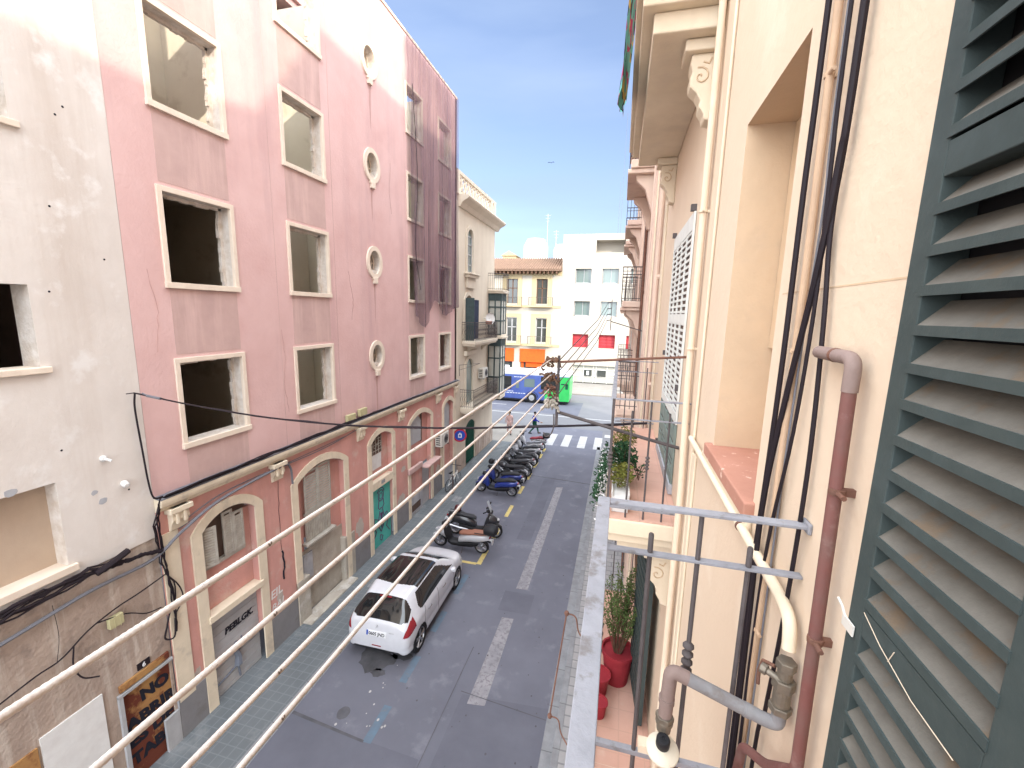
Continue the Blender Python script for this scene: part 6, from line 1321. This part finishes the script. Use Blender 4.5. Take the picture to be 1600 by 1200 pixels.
def scooter(label, loc, heading, paint='bluepaint', seat='blackseat', lower='black', topcase=None, screen=False, big=1.0, plate=True, lean=.12, paint2=None):
    t = empty('parked_scooter', label, 'motor scooter', loc, heading, group='motorcycles parked across the left side of the street')
    S = big; paint2 = paint2 or paint
    def L(q, name, m, **k):
        return q.build(name, m, t, local=True, smooth=True, **k)
    wheel2(t, -.68*S, .27, .13); wheel2(t, .74*S, .27, .11)
    q = MB(); q.loft([((0, -.98*S, .68), .035, .04), ((0, -.9*S, .66), .11, .10), ((0, -.6*S, .62), .165, .155), ((0, -.3*S, .58), .175, .15), ((0, -.06*S, .50), .15, .14), ((0, .06*S, .42), .11, .11)], 16, 2.6); L(q, 'rear_body', paint)
    q = MB(); q.loft([((0, -.55*S, .36), .09, .09), ((0, -.35*S, .33), .14, .12), ((0, .0, .28), .17, .085), ((0, .30*S, .29), .17, .085), ((0, .42*S, .38), .14, .14)], 14, 3.2); L(q, 'floorboard', lower)
    q = MB(); q.loft([((0, .34*S, .40), .12, .14), ((0, .42*S, .58), .20, .20), ((0, .50*S, .74), .20, .19), ((0, .54*S, .90), .14, .11)], 14, 2.6); L(q, 'leg_shield', paint2)
    q = MB(); q.loft([((0, .46*S, .66), .17, .24), ((0, .62*S, .68), .16, .20), ((0, .76*S, .66), .10, .12), ((0, .86*S, .62), .03, .04)], 14, 2.4); L(q, 'front_fairing', paint)
    q = MB(); q.loft([((0, .50*S, .45), .05, .03), ((0, .62*S, .55), .075, .035), ((0, .78*S, .565), .075, .035), ((0, .96*S, .45), .05, .03)], 10); L(q, 'front_mudguard', paint)
    q = MB(); q.loft([((0, -.88*S, .80), .07, .03), ((0, -.7*S, .82), .14, .055), ((0, -.42*S, .80), .15, .055), ((0, -.34*S, .76), .13, .06), ((0, -.05*S, .73), .13, .06), ((0, .04*S, .68), .07, .05)], 14, 2.8); L(q, 'seat', seat)
    q = MB(); q.tube([(-.05, .56*S, .9), (-.05, .74*S, .28)], .025, 6); q.tube([(.05, .56*S, .9), (.05, .74*S, .28)], .025, 6); L(q, 'fork', 'alloy')
    q = MB(); q.tube([(-.36, .36*S, 1.02), (-.2, .44*S, 1.02), (0, .50*S, .99), (.2, .44*S, 1.02), (.36, .36*S, 1.02)], .017, 7); q.tube([(-.36, .36*S, 1.02), (-.25, .41*S, 1.02)], .024, 7); q.tube([(.36, .36*S, 1.02), (.25, .41*S, 1.02)], .024, 7); q.loft([((0, .42*S, .99), .10, .05), ((0, .54*S, 1.0), .13, .08), ((0, .62*S, .97), .08, .05)], 12); L(q, 'handlebar', 'black')
    for sx in (-1, 1):
        q = MB(); q.tube([(sx*.24, .44*S, 1.03), (sx*.30, .46*S, 1.20)], .008, 5); q.loft([((sx*.31, .45*S, 1.22), .06, .035), ((sx*.31, .48*S, 1.22), .065, .04), ((sx*.31, .50*S, 1.22), .03, .02)], 10); L(q, 'mirror', 'black')
    q = MB(); q.loft([((0, .80*S, .72), .09, .05), ((0, .86*S, .70), .06, .035)], 12); L(q, 'headlight', 'clear')
    q = MB(); q.loft([((0, -1.0*S, .70), .07, .03), ((0, -.96*S, .70), .09, .04)], 10); L(q, 'tail_light', 'red_lamp')
    q = MB(); q.tube([(.13, -.2*S, .26), (.16, -.5*S, .30), (.17, -.85*S, .38)], [.03, .055, .06], 10); L(q, 'exhaust', 'alloy')
    q = MB(); q.tube([(-.08, -.1, .25), (-.26, -.08, .01)], .012, 5); L(q, 'side_stand', 'iron')
    q = MB(); q.box(-.09, .09, -1.06*S, -1.05*S, .44, .60); q.box(-.03, .03, -1.055*S, -.9*S, .56, .62); q.rot(Matrix.Rotation(.0, 4, 'X')); q.build('rear_plate', 'plate' if plate else 'black', t, local=True)
    q = MB(); q.loft([((0, -.98*S, .5), .06, .02), ((0, -.8*S, .58), .08, .025), ((0, -.55*S, .58), .07, .02)], 10); L(q, 'rear_mudguard', 'black')
    q = MB(); q.tube([(-.14, -.5*S, .86), (-.14, -.92*S, .88), (.14, -.92*S, .88), (.14, -.5*S, .86)], .014, 6); L(q, 'grab_rail', 'black')
    if topcase:
        q = MB(); q.loft([((0, -1.22*S, 1.0), .12, .09), ((0, -1.17*S, 1.0), .21, .14), ((0, -.98*S, 1.0), .23, .155), ((0, -.82*S, 1.0), .20, .13), ((0, -.79*S, 1.0), .12, .08)], 18, 3.2); o = L(q, 'top_case', topcase)
    if screen:
        q = MB(); n = 7; vs_ = []
        for j in range(5):
            for i in range(n):
                a = (i/(n-1)-.5)*1.5; vs_.append((.24*math.sin(a), .60*S-.10*(1-math.cos(a))-.045*j, 1.0+.10*j))
        q.add(vs_, [(j*n+i, j*n+i+1, (j+1)*n+i+1, (j+1)*n+i) for j in range(4) for i in range(n-1)]); q.build('windscreen', 'clearscreen', t, local=True)
    t.rotation_euler = (0, math.radians(-7), heading)
    return t
cs = bpy.data.materials.new('clear_screen'); cs.use_nodes = True; _n = cs.node_tree; _P = _n.nodes['Principled BSDF']; _P.inputs['Base Color'].default_value = (.55, .58, .6, 1); _P.inputs['Roughness'].default_value = .1; _P.inputs['Alpha'].default_value = .5; MT['clearscreen'] = cs
def naked(label, loc, heading, paint='blackpaint', frame='alloy', topcase=None):
    t = empty('parked_motorcycle', label, 'motorcycle', loc, heading, group='motorcycles parked across the left side of the street')
    def L(q, name, m): return q.build(name, m, t, local=True, smooth=True)
    wheel2(t, -.72, .31, .15); wheel2(t, .74, .31, .12)
    q = MB(); q.loft([((0, .05, .80), .06, .06), ((0, .12, .84), .15, .12), ((0, .32, .86), .17, .14), ((0, .46, .84), .10, .08)], 14); L(q, 'fuel_tank', paint)
    q = MB(); q.loft([((0, -.85, .92), .05, .03), ((0, -.7, .90), .10, .05), ((0, -.35, .84), .13, .06), ((0, .08, .82), .12, .06)], 12); L(q, 'seat', 'blackseat')
    q = MB(); q.loft([((0, -.95, .86), .04, .03), ((0, -.7, .80), .09, .07), ((0, -.4, .74), .11, .07)], 12); L(q, 'tail_fairing', paint)
    q = MB(); q.loft([((0, -.12, .45), .13, .12), ((0, .0, .48), .17, .19), ((0, .22, .48), .18, .2), ((0, .34, .42), .12, .12)], 14, 3); L(q, 'engine', 'black')
    q = MB()
    for sx in (-1, 1): q.tube([(sx*.1, .42, .82), (sx*.13, .2, .62), (sx*.12, -.1, .5), (sx*.09, -.72, .32)], .022, 6)
    L(q, 'frame', frame)
    q = MB()
    for sx in (-1, 1): q.tube([(sx*.08, .48, 1.0), (sx*.08, .76, .31)], .026, 7)
    L(q, 'fork', 'alloy')
    q = MB(); q.tube([(-.38, .30, 1.04), (-.15, .44, 1.06), (.15, .44, 1.06), (.38, .30, 1.04)], .016, 6); L(q, 'handlebar', 'black')
    for sx in (-1, 1):
        q = MB(); q.tube([(sx*.25, .38, 1.05), (sx*.34, .4, 1.2)], .008, 5); q.lathe([(.055, 0), (.05, .02)], (sx*.34, .4, 1.22), (0, 1, 0), 12); L(q, 'mirror', 'black')
    q = MB(); q.loft([((0, .50, .90), .10, .10), ((0, .60, .92), .11, .12), ((0, .66, .92), .08, .09)], 14); L(q, 'headlight', 'clear')
    q = MB(); q.tube([(.14, .1, .3), (.17, -.3, .32), (.18, -.8, .46)], [.025, .05, .055], 9); L(q, 'exhaust', 'chrome')
    q = MB(); q.loft([((0, .52, .55), .05, .02), ((0, .70, .645), .06, .02), ((0, .92, .55), .05, .02)], 10); L(q, 'front_mudguard', paint)
    q = MB(); q.box(-.09, .09, -1.03, -1.02, .5, .64); q.tube([(0, -1.02, .62), (0, -.85, .8)], .02, 5); q.build('rear_plate', 'plate', t, local=True)
    q = MB(); q.tube([(-.08, -.05, .3), (-.28, -.03, .01)], .012, 5); L(q, 'side_stand', 'iron')
    if topcase:
        q = MB(); q.loft([((0, -1.12, 1.08), .12, .09), ((0, -1.07, 1.08), .19, .14), ((0, -.86, 1.08), .21, .15), ((0, -.74, 1.08), .12, .09)], 16, 3); L(q, 'top_case', topcase)
    t.rotation_euler = (0, math.radians(-7), heading)
    return t
MT['maroon'] = simple('maroon_black_shell', (0.07, 0.012, 0.018), 0.25, 0, .5)
H_ = PI/2                 # facing the kerb (towards -x)
scooter('white and black scooter with a brown seat and black top case, nearest the white car', (-5.02, 13.28, 0), H_-.03, 'whitepaint', 'brownseat', 'black', topcase='black', big=1.12, paint2='black')
scooter('black scooter with a tall clear windscreen facing the road, second from the car', (-4.9, 14.30, 0), -H_+.08, 'blackpaint', 'blackseat', 'black', screen=True, big=1.1, paint2='blackpaint')
scooter('large blue scooter with a grey seat, first of the dense row', (-5.14, 18.2, 0), H_-.06, 'bluepaint', 'blackseat', 'black', big=1.08, screen=False)
scooter('second blue scooter with a dark top case, just behind the large blue one', (-5.12, 19.05, 0), H_-.05, 'bluepaint', 'blackseat', 'black', big=1.05)
naked('black motorcycle just beyond the blue scooters', (-5.06, 19.9, 0), H_-.05, 'blackpaint')
naked('black motorcycle with a bare grey frame in the middle of the row', (-5.0, 20.75, 0), H_-.05, 'blackpaint', 'alloy')
scooter('dark grey scooter in the middle of the dense row', (-5.02, 21.6, 0), H_-.05, 'greypaint', 'blackseat', 'black')
naked('black and silver motorcycle towards the far end of the row', (-5.0, 22.4, 0), H_-.05, 'greypaint', 'alloy')
scooter('white scooter with a grey seat near the far end of the row', (-5.0, 23.4, 0), H_-.05, 'whitepaint', 'blackseat', 'greypaint', topcase=None)
scooter('white scooter facing the road near the far end of the row', (-5.05, 24.35, 0), H_-.02, 'whitepaint', 'greypaint', 'black')
scooter('white scooter with a dark red seat and black top case at the far end', (-5.0, 25.3, 0), H_-.05, 'whitepaint', 'redseat', 'greypaint', topcase='black')
# helmet hooked on the black scooter, and one on the blue scooter
def helmet(c, label, m, rz=0):
    t = empty('helmet', label, 'helmet', c, rz)
    q = MB(); q.lathe([(.09, 0), (.125, .03), (.14, .09), (.135, .15), (.11, .21), (.06, .25), (.01, .262)], (0, 0, 0), (0, .1, 1), 20); q.build('shell', m, t, local=True, smooth=True)
    q = MB(); q.add([(.142*math.cos(a), .142*math.sin(a), z) for z in (.07, .15) for a in [PI*.2+k*PI*.6/8 for k in range(9)]], [(k, k+1, 10+k, 9+k) for k in range(8)]); q.build('visor', 'glass', t, local=True)
helmet((-5.60, 14.36, .86), 'black and dark red full face helmet resting on the black scooter', 'maroon', .4)
helmet((-5.75, 19.25, 1.05), 'round black helmet resting on the handlebar of the second blue scooter', 'black', 1)

# ================================================================== BICYCLE against the wall
t = empty('bicycle', 'small folding bicycle leaning on the pink wall at the end of the pavement', 'bicycle', (-7.25, 18.0, .12), math.radians(-6))
for y in (-.52, .48):
    q = MB(); q.lathe([(.27, -.02), (.29, 0), (.27, .02)], (0, y, .29), (1, 0, 0), 24, cap=False); o = q.build('wheel', 'rubber', t, local=True)
    q = MB()
    for k in range(9): q.tube([(0, y, .29), (0, y+.27*math.cos(k*.7), .29+.27*math.sin(k*.7))], .004, 4)
    q.tube([(0, y+.255*math.cos(k*PI/12), .29+.255*math.sin(k*PI/12)) for k in range(25)], .008, 4); q.build('spokes', 'alloy', o, local=True)
q = MB(); q.tube([(0, .48, .29), (0, .38, .75)], .018, 6); q.tube([(0, .38, .62), (0, -.10, .32), (0, -.52, .29)], .022, 6); q.tube([(0, -.10, .32), (0, -.22, .8)], .016, 6); q.tube([(0, -.18, .62), (0, -.52, .29)], .012, 6); q.tube([(0, -.18, .6), (0, .38, .66)], .016, 6); q.build('frame', 'white', t, local=True)
q = MB(); q.tube([(0, .38, .75), (0, .36, 1.0), (-.26, .3, 1.02)], .013, 6); q.tube([(0, .36, 1.0), (.26, .3, 1.02)], .013, 6); q.build('handlebar', 'black', t, local=True)
q = MB(); q.loft([((0, -.34, .82), .07, .03), ((0, -.22, .83), .06, .03), ((0, -.06, .82), .02, .02)], 10); q.build('saddle', 'black', t, local=True)
q = MB(); q.tube([(-.1, -.1, .2), (.1, -.1, .42)], .012, 5); q.lathe([(.08, -.01), (.08, .01)], (.04, -.1, .31), (1, 0, 0), 14); q.build('crank', 'iron', t, local=True)
q = MB(); q.tube([(-7.0, 17.3, .12), (-7.0, 17.3, .95)], .045, 10); q.lathe([(.06, 0), (.05, .05), (.01, .07)], (-7.0, 17.3, .95), n=12); q.build('bollard', 'iron', label='slim dark iron bollard on the pavement beside the bicycle', cat='bollard')

# ================================================================== BUS
BUS = empty('city_bus', 'blue and green city bus with a white roof crossing the square', 'bus', (-10.3, 40.1, 0))
def bx(name, m, x0, x1, y0, y1, z0, z1, parent=None, bevel=0.0, **k):
    q = MB(); q.box(x0, x1, y0, y1, z0, z1); return q.build(name, m, parent, bevel=bevel, **k)
fy = 38.85
q = MB(); q.prism([(-16.2, .32), (-4.28, .32), (-4.22, 1.0), (-4.24, 2.62), (-16.2, 2.62)], fy, fy+2.5, 'y'); q.v = q.v; bb = q.build('body', 'bus_blue', BUS, bevel=.06)
q = MB(); q.box(-16.2, -4.24, fy+.02, fy+2.48, 2.621, 2.98); q.box(-15, -10.5, fy+.4, fy+2.1, 2.98, 3.25); q.box(-7.6, -5.2, fy+.4, fy+2.1, 2.98, 3.22); q.build('roof', 'bus_white', BUS, bevel=.07)
q = MB(); q.prism([(-6.5, .34), (-4.25, .34), (-4.20, 1.0), (-4.22, 2.61), (-5.1, 2.61), (-5.1, 1.35), (-6.5, 1.35)], fy-.012, fy+2.512, 'y'); q.build('green_panel', 'bus_green', BUS)
bx('side_window', 'glass', -11.9, -9.75, fy-.01, fy+.02, 1.22, 2.45, BUS); bx('side_window', 'glass', -15.9, -12.2, fy-.01, fy+.02, 1.22, 2.45, BUS)
bx('side_window', 'glass', -6.9, -5.12, fy-.016, fy+.02, 1.36, 2.55, BUS)
bx('skirt', 'black', -16.2, -4.3, fy+.01, fy+2.49, .18, .33, BUS)
q = MB(); q.box(-9.3, -9.0, fy-.012, fy, 1.35, 2.1); q.box(-8.5, -7.5, fy-.012, fy, 1.5, 2.3); q.build('advert_picture', 'pane', BUS)
q = MB(); random.seed(6)
for z, x0, x1 in ((1.02, -11.3, -9.6), (.86, -11.3, -8.4), (2.42, -9.5, -8.5)):
    x = x0
    while x < x1:
        L_ = random.uniform(.08, .3); q.box(x, x+L_, fy-.014, fy, z-.03, z+.035); x += L_+.07
q.build('advert_marks', 'plate', BUS)
for xw in (-7.75, -14.0):
    q = MB(); q.lathe([(.48, 0), (.50, .02), (.46, .045), (.30, .045)], (xw, fy+.02, .50), (0, -1, 0), 26); o = q.build('wheel', 'rubber', BUS)
    q = MB(); q.lathe([(.27, .05), (.24, .03), (.12, .02), (.10, .07), (.02, .08)], (xw, fy+.02, .50), (0, -1, 0), 20); q.build('hub', 'roller', o)
    q = MB(); q.tube([(xw+.60*math.cos(a), fy-.005, .5+.60*math.sin(a)) for a in [k*PI/16 for k in range(17)]], .025, 5); q.build('wheel_arch', 'black', BUS)
q = MB(); q.box(-4.6, -4.35, fy-.014, fy, 1.5, 2.0); q.box(-5.0, -4.4, fy-.014, fy, 1.9, 2.02); q.build('engine_grille', 'cloth_green', BUS)

# ================================================================== PEOPLE
def skin_mesh(name, m, pts, edges, rad, parent, root=0, sub=2):
    me = bpy.data.meshes.new(name); me.from_pydata(pts, edges, []); o = bpy.data.objects.new(name, me); scene.collection.objects.link(o); o.parent = parent
    md = o.modifiers.new('s', 'SKIN'); md.use_smooth_shade = True
    for i, r_ in enumerate(rad): me.skin_vertices[0].data[i].radius = (r_, r_)
    me.skin_vertices[0].data[root].use_root = True
    s = o.modifiers.new('u', 'SUBSURF'); s.levels = s.render_levels = sub
    baked(o); o.data.materials.clear(); o.data.materials.append(MT[m]); return o
def person(label, loc, rz, top, bottom, skinm='skin', hair='hair', walk=1.0, sc=1.0):
    t = empty('person', label, 'person', loc, rz); w_ = walk
    P = [(0, 0, .92), (0, -.02, 1.10), (0, -.02, 1.32), (0, 0, 1.45), (0, .02, 1.54), (0, .03, 1.62), (0, .03, 1.70),
         (-.10, 0, .90), (-.11, .20*w_, .50), (-.11, .28*w_, .09), (-.11, .28*w_+.14, .05),
         (.10, 0, .90), (.11, -.05*w_, .50), (.11, -.34*w_, .13), (.11, -.34*w_+.12, .05),
         (-.19, 0, 1.40), (-.24, -.14*w_, 1.16), (-.25, -.10*w_, .92), (-.25, -.05*w_, .84),
         (.19, 0, 1.40), (.25, .10*w_, 1.16), (.27, .32*w_, 1.02), (.27, .40*w_, 1.0)]
    E = [(0, 1), (1, 2), (2, 3), (3, 4), (4, 5), (5, 6), (0, 7), (7, 8), (8, 9), (9, 10), (0, 11), (11, 12), (12, 13), (13, 14), (2, 15), (15, 16), (16, 17), (17, 18), (2, 19), (19, 20), (20, 21), (21, 22)]
    R = [.13, .12, .14, .06, .05, .085, .07, .09, .06, .04, .03, .09, .06, .04, .03, .06, .04, .03, .025, .06, .04, .03, .025]
    P = [(a*sc, b_*sc, c*sc) for a, b_, c in P]; R = [r_*sc for r_ in R]
    body = skin_mesh('body', skinm, P, E, R, t)
    i1 = [0, 1, 2, 3, 15, 16, 17, 19, 20, 21]; mp_ = {k: i for i, k in enumerate(i1)}
    skin_mesh('jacket', top, [P[k] for k in i1], [(mp_[a], mp_[b_]) for a, b_ in E if a in mp_ and b_ in mp_], [R[k]*(1.22 if k != 3 else 1.1)+.008 for k in i1], t)
    i2 = [0, 7, 8, 9, 11, 12, 13]; mp_ = {k: i for i, k in enumerate(i2)}
    skin_mesh('trousers', bottom, [P[k] for k in i2], [(mp_[a], mp_[b_]) for a, b_ in E if a in mp_ and b_ in mp_], [R[k]*1.15+.008 for k in i2], t)
    q = MB(); q.lathe([(.095*sc, -.02), (.102*sc, .04*sc), (.085*sc, .10*sc), (.03*sc, .125*sc)], (0, .015*sc, 1.655*sc), n=14); q.build('hair', hair, t, local=True, smooth=True)
    for sx in (-1, 1):
        k = 10 if sx < 0 else 14; q = MB(); q.loft([((P[k][0], P[k][1]-.20*sc, .045), .035, .04), ((P[k][0], P[k][1]-.1*sc, .05), .045, .05), ((P[k][0], P[k][1]+.04*sc, .035), .045, .03), ((P[k][0], P[k][1]+.09*sc, .03), .02, .02)], 10)
        if sx > 0: q.rot(Matrix.Translation((0, 0, .03)))
        q.build('shoe', 'black', t, local=True, smooth=True)
    # face and hands
    q = MB(); q.tube([(0, .105*sc, 1.66*sc), (0, .135*sc, 1.63*sc)], .012, 5); q.build('nose', skinm, t, local=True)
    for (hx, hy, hz, d) in ((P[18][0], P[18][1], P[18][2], -1), (P[22][0], P[22][1], P[22][2], 1)):
        q = MB()
        dirn = Vector((0, .3, -1)).normalized() if d < 0 else Vector((0, 1, -.15)).normalized()
        side = dirn.cross(Vector((1, 0, 0))).normalized(); c = Vector((hx, hy, hz))
        q.tube([c, c+dirn*.07], [.028, .034], 6)
        for k in range(4): q.tube([c+dirn*.06+side*(k-1.5)*.018, c+dirn*(.13+.01*(k in (1, 2)))+side*(k-1.5)*.02+Vector((-hx*.06, 0, 0))], .009, 5)
        q.tube([c+dirn*.02+side*.03, c+dirn*.07+side*.055], .010, 5)
        q.build('hand', skinm, t, local=True, smooth=True)
    return t
person('person in a blue jacket and dark green trousers striding across the road', (-5.45, 28.7, 0), -PI/2+.25, 'cloth_blue', 'cloth_green', sc=.90, walk=1.15)
person('person in pale pink clothes standing beyond the parked motorcycles', (-7.0, 27.6, .11), PI+.3, 'cloth_pink', 'cloth_pink', sc=.92, walk=.25)
